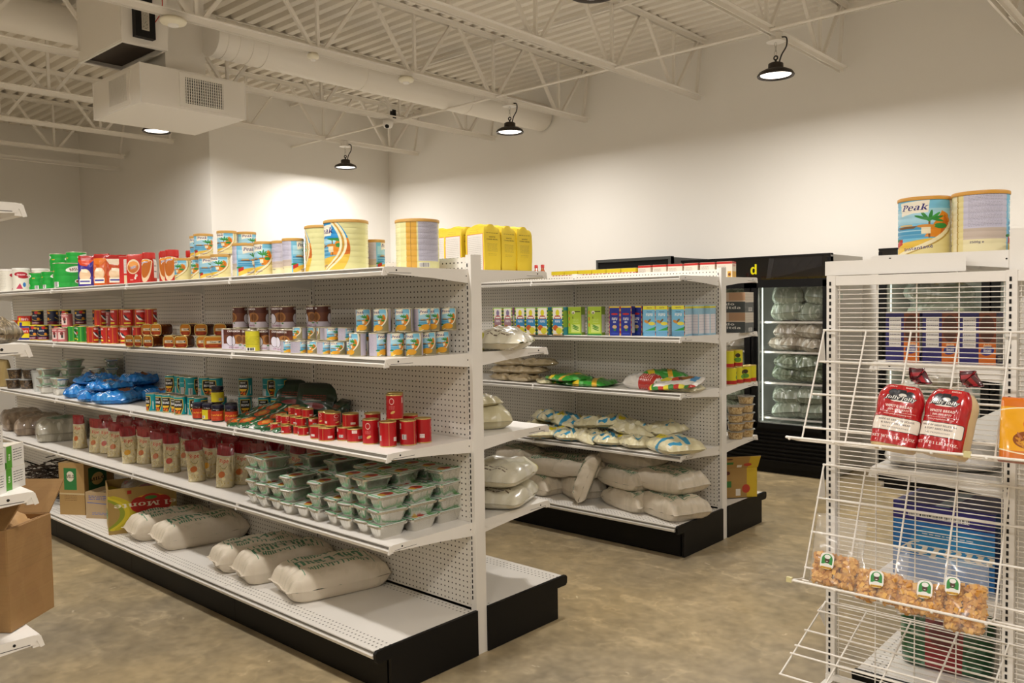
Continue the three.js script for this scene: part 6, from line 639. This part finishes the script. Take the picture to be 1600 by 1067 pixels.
/* ---------- left gondola, cut by the picture edge ---------- */
{
  const leafM = mk({ roughness: 0.35, clearcoat: 0.5, map: tex(256, 256, (g, w, h) => { rect(g, '#6a5c44', 0, 0, w, h); for (let i = 0; i < 500; i++) ell(g, ['#4a3f2c', '#8a7a5c', '#5c5038', '#a39273'][i % 4], rnd(0, w), rnd(0, h), rnd(3, 12), rnd(2, 5), rnd(0, 3)); mottled(g, w, h, '#e8e4dc', 26, 0.6, 12); }) });
  bag('herb_bag', 'clear bag of dried brown leaves on the left gondola second shelf', null, 'bag', leafM, -0.06, 1.518, 1.93, 0.14, 0.2, 0.075, 50 * D, 0, 0, { wr: 0.012 });
  const tea = lab(256, 128, atlas((g, w, h) => { rect(g, '#e2e0da', 0, 0, w, h); rect(g, '#4f9a2a', 0, 0, w * 0.3, h); txt(g, 'tea', w * 0.15, h * 0.5, h * 0.2, '#e8f0dc', { r: -1.57 }); lines(g, '#3a3a3a', w * 0.38, h * 0.2, w * 0.5, 5, 15, 4); }, (g, w, h) => { rect(g, '#dedcd6', 0, 0, w, h); barcode(g, w * 0.54, h * 0.14, w * 0.36, h * 0.5); rect(g, '#5a6a8a', w * 0.12, h * 0.4, w * 0.14, h * 0.14); rect(g, '#4f9a2a', 0, h * 0.72, w, h * 0.28); }, '#d2d0cc'));
  [[0.02, 1.915, 0, 'right stack, lower'], [0.02, 1.915, 1, 'right stack, upper'], [0.09, 1.985, 0, 'left stack, bottom'], [0.09, 1.985, 1, 'left stack, middle'], [0.085, 1.985, 2, 'left stack, top']].forEach(([x, z, i, l]) => copyOf('tea', 'tea_carton', makeBox(0.085, 0.062, 0.062, tea), `white tea carton with green band, ${l}`, 'carton', [x - 0.02, 1.105 + i * 0.063, z], (130 + i * 3) * D, 'white tea cartons on the left gondola'));
  const t = thing('cardboard_box', 'large open cardboard box with torn tape on the lowest left shelf', 'box', [-0.13, 0.703, 1.947], 128.6 * D), k = protos.kraft, tape = mk({ color: 0xffffff, roughness: 0.15, transmission: 0.75, thickness: 0 });
  const w = 0.2, d = 0.3, h = 0.29, th = 0.006;
  for (const s of [-1, 1]) { mesh('panel', bxm(w, h, th, 0, h / 2, s * (d / 2 - th / 2), 0.5), k, t); mesh('panel', bxm(th, h, d - 2 * th, s * (w / 2 - th / 2), h / 2, 0, 0.5), k, t); }
  mesh('bottom', bxm(w - 0.012, th, d - 0.012, 0, th / 2, 0, 0.5), k, t);
  const flap = (fw, fl, x, z, ry, tilt) => { const f = mesh('flap', bxm(fw, fl, 0.005, 0, fl / 2, 0, 0.5), k, t, [x, h, z]); f.rotation.order = 'YXZ'; f.rotation.y = ry; f.rotation.x = tilt; return f; };
  flap(d - 0.01, 0.12, w / 2, 0, Math.PI / 2, 0.75); flap(d - 0.02, 0.1, -w / 2 + 0.006, 0, -Math.PI / 2, -0.9); flap(w - 0.01, 0.13, 0, d / 2 - 0.004, 0, -1.9); flap(w - 0.01, 0.12, 0, -d / 2 + 0.004, Math.PI, -1.75);
  mesh('packing_paper', pillow(w - 0.02, d - 0.03, 0.09, { seed: 5, wr: 0.03, flat: 0.3, pw: 6 }), mat(0xb08a58, 0.7), t, [0, h - 0.085, 0]);
  for (const [y, z, hh] of [[h - 0.06, -0.05, 0.12], [0.06, -0.02, 0.1]]) mesh('tape', bx(0.05, hh, 0.001, 0.06, y, -d / 2 - 0.0008), tape, t); mesh('tape', bx(0.001, 0.2, 0.02, -w / 2 - 0.0008, 0.12, 0.02), tape, t);
  const c = thing('brown_carton', 'brown perforated carton end at the bottom left corner', 'carton', [-0.19, 0.21, 2.08], 50 * D); mesh('carton', carton(0.2, 0.42, 0.2), mk({ roughness: 0.8, map: tex(128, 128, (g, w2, h2) => { rect(g, '#4a3526', 0, 0, w2, h2); for (let i = 0; i < 16; i++) for (let j = 0; j < 16; j++) ell(g, '#2a1c14', i * 8 + 4, j * 8 + 4, 2.4, 2.4); }) }), c); mesh('edge_trim', bx(0.012, 0.42, 0.012, 0.1, 0.21, 0.1), M.darkGrey, c);
}

/* ---------- goods on and behind the wire rack ---------- */
{
  const RX = 1.42, RZ = -0.53;
  // two loaves resting on the upper wire shelf
  const loafTex = tex(512, 768, (g, w, h) => {
    rect(g, '#b1161d', 0, 0, w, h); g.globalAlpha = 0.25; for (let i = 0; i < 26; i++) ell(g, i % 2 ? '#e05a52' : '#7a0c12', rnd(0, w), rnd(0, h), rnd(4, 20), rnd(30, 120), rnd(-0.5, 0.5)); g.globalAlpha = 1;
    txt(g, 'JOLLY', w * 0.3, h * 0.04, h * 0.035, '#f4e6da', { f: 'serif' }); txt(g, 'BAKERY', w * 0.68, h * 0.04, h * 0.035, '#f4e6da', { f: 'serif' });
    ell(g, '#20242c', w * 0.5, h * 0.24, w * 0.25, h * 0.055); ell(g, '#2c3038', w * 0.37, h * 0.15, w * 0.1, h * 0.06, 0.5); ell(g, '#2c3038', w * 0.64, h * 0.16, w * 0.1, h * 0.05, -0.5); rect(g, '#20242c', w * 0.42, h * 0.085, w * 0.17, h * 0.07); ell(g, '#20242c', w * 0.5, h * 0.155, w * 0.15, h * 0.014); ell(g, '#d9d4cc', w * 0.53, h * 0.185, w * 0.07, h * 0.035); 
    txt(g, 'Jolly Jolly', w * 0.5, h * 0.235, h * 0.075, '#f6f2ea', { f: 'serif', i: true, st: '#20242c', lw: 12, sx: 0.95, r: 0.03 }); ell(g, '#e9e4dc', w * 0.5, h * 0.288, w * 0.16, h * 0.012);
    txt(g, 'WHITE BREAD', w * 0.5, h * 0.375, h * 0.055, '#f6ece4', { sx: 0.85 }); txt(g, '201-590-9777', w * 0.5, h * 0.432, h * 0.04, '#f6ece4'); lines(g, '#e8c8c0', w * 0.18, h * 0.47, w * 0.64, 1, 8, 6); txt(g, 'www.jollyjollybakery.com', w * 0.5, h * 0.508, h * 0.026, '#f2dcd4');
    g.fillStyle = '#20202a'; g.beginPath(); g.roundRect(w * 0.055, h * 0.555, w * 0.89, h * 0.235, 24); g.fill(); g.fillStyle = '#ebe0d2'; g.beginPath(); g.roundRect(w * 0.07, h * 0.563, w * 0.86, h * 0.218, 20); g.fill();
    txt(g, 'MADE OF GREAT DELICIOUS', w * 0.5, h * 0.61, h * 0.04, '#3a3036', { sx: 0.78 }); txt(g, '& SOFT SWEET BREAD', w * 0.5, h * 0.667, h * 0.04, '#3a3036', { sx: 0.82 }); txt(g, 'NO PRESERVATIVES', w * 0.5, h * 0.73, h * 0.034, '#4a4046', { b: false });
    txt(g, 'NET WT 1 LB. 14 OZ.', w * 0.5, h * 0.89, h * 0.058, '#f6ece4', { f: 'serif', sx: 0.9 });
  });
  const printM = mk({ map: loafTex, roughness: 0.2, clearcoat: 0.8, clearcoatRoughness: 0.12 }), crumb = mat(0xdcbf8c, 0.55, { clearcoat: 0.5 }), tail = mk({ roughness: 0.25, clearcoat: 0.5, map: tex(64, 64, (g, w, h) => { rect(g, '#4a1218', 0, 0, w, h); for (let i = 0; i < 6; i++) poly(g, '#a01c28', i * 22 - 30, 0, i * 22 - 20, 0, i * 22 + 20, h, i * 22 + 10, h); }) });
  const loaf = (label, x, y, z, ry, rx, rz, sd) => {
    const t = thing('bread_loaf', label, 'bread', [x, y, z], 0, 'pair of bagged loaves on the wire rack'); t.rotation.order = 'YXZ'; t.rotation.set(rx, ry, rz);
    const w = 0.146, h = 0.222, dp = 0.105, kk = (y) => (0.955 + 0.045 * Math.sin(Math.min(1, y / 0.1) * 1.57)) * (1 - 0.34 * Math.pow(Math.max(0, (y - 0.165) / 0.057), 2.2)) * (1 - 0.04 * Math.exp(-Math.pow((y - 0.12) / 0.02, 2))), ring = (yy, k) => poly2(w * k, dp * k, 0.034 * k, 6).map(([a, b]) => [a * (1 + fbm(a * 20 + sd, yy * 14, b * 20, 2) * 0.05), yy, b]);
    mesh('loaf_body', loft([ring(0.002, 0.88), ...[0.012, 0.05, 0.1, 0.13, 0.165, 0.18, 0.195, 0.207, 0.216].map((y) => ring(y, kk(y))), ring(h, 0.55), ring(h + 0.004, 0.3)]), crumb, t);
    const P = new THREE.PlaneGeometry(1, 1, 40, 26), p = P.attributes.position, r = 0.034, fa = w / 2 - r, arc = r * Math.PI / 2, half = fa + arc * 0.95;
    for (let i = 0; i < p.count; i++) { const s = p.getX(i) * 2 * half, v = p.getY(i) + 0.5, y0 = 0.012 + v * (h - 0.014), k = 1.02 * kk(y0), over = Math.max(0, Math.abs(s) - fa), a = over / r, n = fbm(s * 22 + sd, y0 * 18, sd, 3) * 0.005;
      p.setXYZ(i, Math.sign(s) * (Math.min(Math.abs(s), fa) + Math.sin(a) * (r + n)) * k, y0, (dp / 2 - r + Math.cos(a) * (r + n)) * k + 0.002); }
    P.computeVertexNormals(); mesh('printed_wrap', P, printM, t);
    const rg = (y, a, b, x = 0) => poly2(a, b, Math.min(a, b) * 0.4, 5).map(([p, q], i) => [p + x, y + Math.sin(i * 1.9 + sd) * a * 0.04, q + Math.sin(i * 2.7 + sd) * b * 0.25]);
    mesh('gathered_neck', loft([rg(h - 0.004, 0.085, 0.05, 0.01), rg(h + 0.012, 0.05, 0.034, 0.018), rg(h + 0.03, 0.024, 0.02, 0.026)]), M.film, t);
    for (const q of [-1, 1]) { const f = mesh('tail', loft([rg(0, 0.02, 0.014), rg(0.014, 0.03, 0.018), rg(0.032, 0.046, 0.02, 0.004), rg(0.046, 0.05, 0.014, 0.006)]), tail, t, [0.026, h + 0.026, 0]); f.rotation.set(0.2, 0, q > 0 ? -0.95 : 0.1); }
  };
  loaf('red-wrapped white bread loaf, left of two on the wire rack', 1.738, 1.094, -0.25, 0.2, -0.34, -0.13, 1.3); loaf('red-wrapped white bread loaf, right of two, cream side showing', 1.89, 1.088, -0.25, -0.25, -0.34, -0.03, 4.1);
  // orange snack pouch at the picture edge
  { const t = thing('snack_pouch', 'orange and yellow snack pouch cut by the right picture edge', 'pouch', [2.145, 1.095, -0.25], 0.1); t.rotation.x = -0.3; const m = lab(256, 256, (g, w, h) => { rect(g, '#d2701a', 0, 0, w, h); rect(g, '#e8a51c', 0, h * 0.14, w, h * 0.7); g.strokeStyle = '#f2e2c0'; g.lineWidth = 5; g.beginPath(); g.moveTo(0, h * 0.2); g.quadraticCurveTo(w * 0.5, h * 0.08, w, h * 0.2); g.stroke(); g.beginPath(); g.moveTo(0, h * 0.82); g.quadraticCurveTo(w * 0.5, h * 0.95, w, h * 0.82); g.stroke(); txt(g, 'Co', w * 0.5, h * 0.37, h * 0.26, '#f6f0e6', { i: true, st: '#c23a1c', lw: 14 }); ell(g, '#8a4a1c', w * 0.45, h * 0.66, w * 0.24, h * 0.14); for (let i = 0; i < 26; i++) ell(g, ['#d8a02a', '#c8862a', '#a86a4a'][i % 3], w * rnd(0.25, 0.65), h * rnd(0.56, 0.76), 12, 4, rnd(0, 3)); }, 0.22, { clearcoat: 0.5 }); mesh('pouch_body', pouch(0.19, 0.2, 0.06, { seed: 6, full: 0.15 }), m, t); mesh('top_seal', bx(0.185, 0.014, 0.003, 0, 0.197, 0), mat(0xc8661a, 0.3), t); mesh('top_seal', bx(0.185, 0.01, 0.05, 0, 0.005, 0), mat(0xb8541a, 0.3), t); }
  // bags of golden snack pieces with portrait stickers
  const stick = mk({ roughness: 0.4, map: tex(128, 160, (g, w, h) => { g.clearRect(0, 0, w, h); rect(g, '#f2efe9', 0, 0, w, h); ell(g, '#2c8a3a', w * 0.5, h * 0.42, w * 0.36, h * 0.32); rect(g, '#2c8a3a', w * 0.14, h * 0.42, w * 0.72, h * 0.26); ell(g, '#4a2a1e', w * 0.5, h * 0.46, w * 0.16, h * 0.15); ell(g, '#ecebe8', w * 0.5, h * 0.26, w * 0.2, h * 0.12); rect(g, '#ecebe8', w * 0.34, h * 0.26, w * 0.32, h * 0.08); ell(g, '#e9e7e2', w * 0.5, h * 0.8, w * 0.32, h * 0.18); ell(g, '#f2eee6', w * 0.5, h * 0.52, w * 0.07, h * 0.018); rect(g, '#d2a82a', w * 0.14, h * 0.82, w * 0.72, h * 0.12); lines(g, '#8a4a1c', w * 0.18, h * 0.86, w * 0.64, 1, 6, 6); }) });
  const piece = [0xdaa450, 0xcb9040, 0xe6b566].map((c) => mat(c, 0.5));
  const snack = (label, x, y, z, ry, rx, rz, w, h, fill, sx, sy, sd) => {
    const t = thing('snack_bag', label, 'bag', [x, y, z], 0, 'clear snack bags on the middle wire shelf'); t.rotation.order = 'YXZ'; t.rotation.set(rx, ry, rz);
    const dp = 0.085; mesh('clear_bag', pouch(w, h, dp, { seed: sd, wr: 0.007, full: 0.06, p: 1.5 }), M.film, t);
    piece.forEach((m, k) => { const gs = []; for (let i = 0; i < 150; i++) { const yy = rnd(0.008, fill), a = rnd(0, 6.28), r = Math.sqrt(rnd(0.35, 1)), v = yy / h, th = Math.pow(1 - Math.pow(v, 1.5), 0.8), s = Math.sin(a), c = Math.cos(a), q = rnd(0.6, 1.15); const g = new THREE.BoxGeometry(0.02 * q, 0.012 * q, 0.017 * q, 1, 1, 1); g.rotateX(rnd(0, 3)).rotateY(rnd(0, 3)).rotateZ(rnd(0, 3)); g.translate(Math.sign(s) * Math.pow(Math.abs(s), 0.6) * w * 0.44 * r * (1 - 0.1 * (1 - v)), yy, Math.sign(c) * Math.pow(Math.abs(c), 0.8) * dp * 0.4 * r * th); gs.push(g); } mesh('snack_pieces', gs, m, t, null, { kind: 'stuff' }); });
    const s = new THREE.Shape(poly2(0.036, 0.044, 0.012, 5).map(([a, b]) => new THREE.Vector2(a, b))), g = new THREE.ExtrudeGeometry(s, { depth: 0.0006, bevelEnabled: false }), u = g.attributes.uv, p = g.attributes.position; for (let i = 0; i < u.count; i++) u.setXY(i, p.getX(i) / 0.04 + 0.5, p.getY(i) / 0.048 + 0.5); const q = mesh('sticker', g, stick, t, [sx, sy, dp / 2 + 0.004]); q.rotation.z = 0.05 * (sd % 3 - 1); q.scale.setScalar(1.3);
  };
  snack('clear bag of golden snack pieces, leftmost and tallest', 1.535, 0.578, -0.255, 0.1, -0.3, -0.05, 0.175, 0.25, 0.105, -0.02, 0.085, 1); snack('clear bag of golden snack pieces, second from left, sagging', 1.69, 0.556, -0.25, 0.05, -0.42, 0.0, 0.17, 0.2, 0.1, 0.0, 0.075, 2); snack('clear bag of golden snack pieces, third from left', 1.835, 0.545, -0.245, 0.05, -0.42, 0.06, 0.165, 0.2, 0.105, 0.015, 0.085, 3); snack('clear bag of golden snack pieces, rightmost with twisted top', 1.965, 0.525, -0.24, -0.15, -0.34, 0.1, 0.13, 0.23, 0.15, -0.025, 0.14, 4);
  // large blue milk tins on the shelf above
  const tin = (l, x, z, t) => copyOf('instTin', 'milk_powder_tin', makeCan(0.094, 0.222, Lm.inst, { ribs: 8, lid: mat(0xd39a3c, 0.45), n: 44 }), l, 'tin', [x, 1.771, z], t, 'large blue milk tins above the wire rack'); tin('large blue milk powder tin above the rack, left one with name facing out', 1.68, -0.8, 8 * D); tin('large blue milk powder tin above the rack, right one showing grey panel', 1.878, -0.78, 157 * D);
  { const o = thing('panel_board', 'blank white panel board lying across the top of the wire rack', 'panel', [1.66, 1.7, -0.575]); mesh('board', bx(0.5, 0.055, 0.004, -0.03, 0.03, 0), M.steel, o); mesh('folded_edge', bx(0.5, 0.004, 0.03, -0.03, 0.004, -0.015), M.steel, o); }
  { const o = thing('black_box', 'small flat black box on the shelf left of the blue tins', 'box', [1.6, 1.771, -1.2]); mesh('body', bx(0.16, 0.03, 0.1, 0, 0.015, 0), M.black, o); mesh('foot', bx(0.14, 0.004, 0.08, 0, 0.002, 0), M.darkGrey, o); }
  // boxed food seen through the grid
  const pur = lab(512, 256, atlas((g, w, h) => { rect(g, '#2a2468', 0, 0, w, h); rect(g, '#d8d4ce', w * 0.1, h * 0.1, w * 0.36, h * 0.6); lines(g, '#6a6678', w * 0.13, h * 0.16, w * 0.3, 11, 12, 3); rect(g, '#7a3a1c', w * 0.54, 0, w * 0.46, h); ell(g, '#4a2414', w * 0.76, h * 0.32, w * 0.2, h * 0.26); rect(g, '#cf6a1c', w * 0.54, h * 0.6, w * 0.46, h * 0.4); ell(g, '#2a2a7a', w * 0.77, h * 0.74, w * 0.18, h * 0.09, -0.1); txt(g, 'Weetabix', w * 0.77, h * 0.74, h * 0.08, '#f4f0e6', { i: true, sx: 0.7 }); txt(g, 'chocolate', w * 0.77, h * 0.64, h * 0.07, '#f2e2c0', { sx: 0.8 }); }, (g, w, h) => { rect(g, '#dcd8d0', 0, 0, w, h); rect(g, '#2a2468', 0, 0, w, h * 0.12); rect(g, '#2a2468', 0, h * 0.82, w, h * 0.18); lines(g, '#6a6678', w * 0.1, h * 0.18, w * 0.8, 13, 12, 3); barcode(g, w * 0.2, h * 0.84, w * 0.5, h * 0.12); }, '#2a2468'));
  [[1.64, 0, 'leftmost'], [1.77, 4, 'second from left'], [1.9, -4, 'rightmost']].forEach(([x, t, l]) => copyOf('pur', 'cereal_carton', makeBox(0.122, 0.19, 0.1, pur), `purple and orange cereal carton behind the grid, ${l}`, 'carton', [x, 1.366, -0.72], t * D, 'cereal cartons behind the wire grid'));
  [[-0.9, 'second row left'], [-1.04, 'third row left']].forEach(([z, l]) => copyOf('pur', 'cereal_carton', null, `purple cereal carton in the ${l}, end facing aisle`, 'carton', [1.66, 1.366, z], -90 * D, 'cereal cartons behind the wire grid'));
  const blu = lab(512, 512, atlas((g, w, h) => { rect(g, '#1f6fb4', 0, 0, w, h); rect(g, '#2a2470', 0, 0, w, h * 0.24); ell(g, '#2f8ac4', w * 0.6, h * 0.5, w * 0.42, h * 0.24); g.save(); g.translate(w * 0.56, h * 0.62); g.rotate(Math.PI); txt(g, 'malty', 0, 0, h * 0.2, '#e6dccb', { i: true, f: 'serif' }); g.restore(); barcode(g, w * 0.16, h * 0.1, w * 0.6, h * 0.08); lines(g, '#d4dcea', w * 0.3, h * 0.38, w * 0.5, 1, 10, 8); }, (g, w, h) => { rect(g, '#1a4a8a', 0, 0, w, h); lines(g, '#c4d4e4', w * 0.1, h * 0.2, w * 0.8, 8, 20, 5); }, '#2a2470'), 0.4);
  const bb = thing('blue_carton', 'large blue carton with upside-down lettering behind the middle wire shelf', 'carton', [1.79, 0.53, -0.84], -4 * D); mesh('carton', carton(0.36, 0.29, 0.3), blu, bb); mesh('tape', bx(0.05, 0.001, 0.3, 0, 0.2905, 0), mat(0x8aa6c0, 0.3), bb);
  bag('sugar_bag', 'white plastic bag with purple writing below the loaves', null, 'bag', bagM('#d2cdc6', (g, w, h) => { rect(g, '#3a2a6a', w * 0.1, h * 0.3, w * 0.8, h * 0.12); mottled(g, w, h, '#8a8680', 40, 0.3, 18); }), 1.75, 0.962, -0.83, 0.4, 0.4, 0.09, 10 * D);
  const grn = bagM('#1f5a34', (g, w, h) => { rect(g, '#8e1c22', w * 0.3, 0, w * 0.4, h); ell(g, '#6a141a', w * 0.5, h * 0.5, w * 0.16, h * 0.2); }); const gb = thing('rice_sack', 'red and green sack standing low behind the wire grid', 'sack', [1.76, 0.158, -0.85], 5 * D); mesh('sack_body', pouch(0.34, 0.28, 0.16, { seed: 4, full: 0.3 }), grn, gb); mesh('top_seal', bx(0.32, 0.02, 0.05, 0, 0.275, 0), mat(0x3a1a1a, 0.5), gb);
}

scene.traverse((o) => { if (o.isMesh) o.castShadow = o.receiveShadow = true; });
renderer.render(scene, camera);
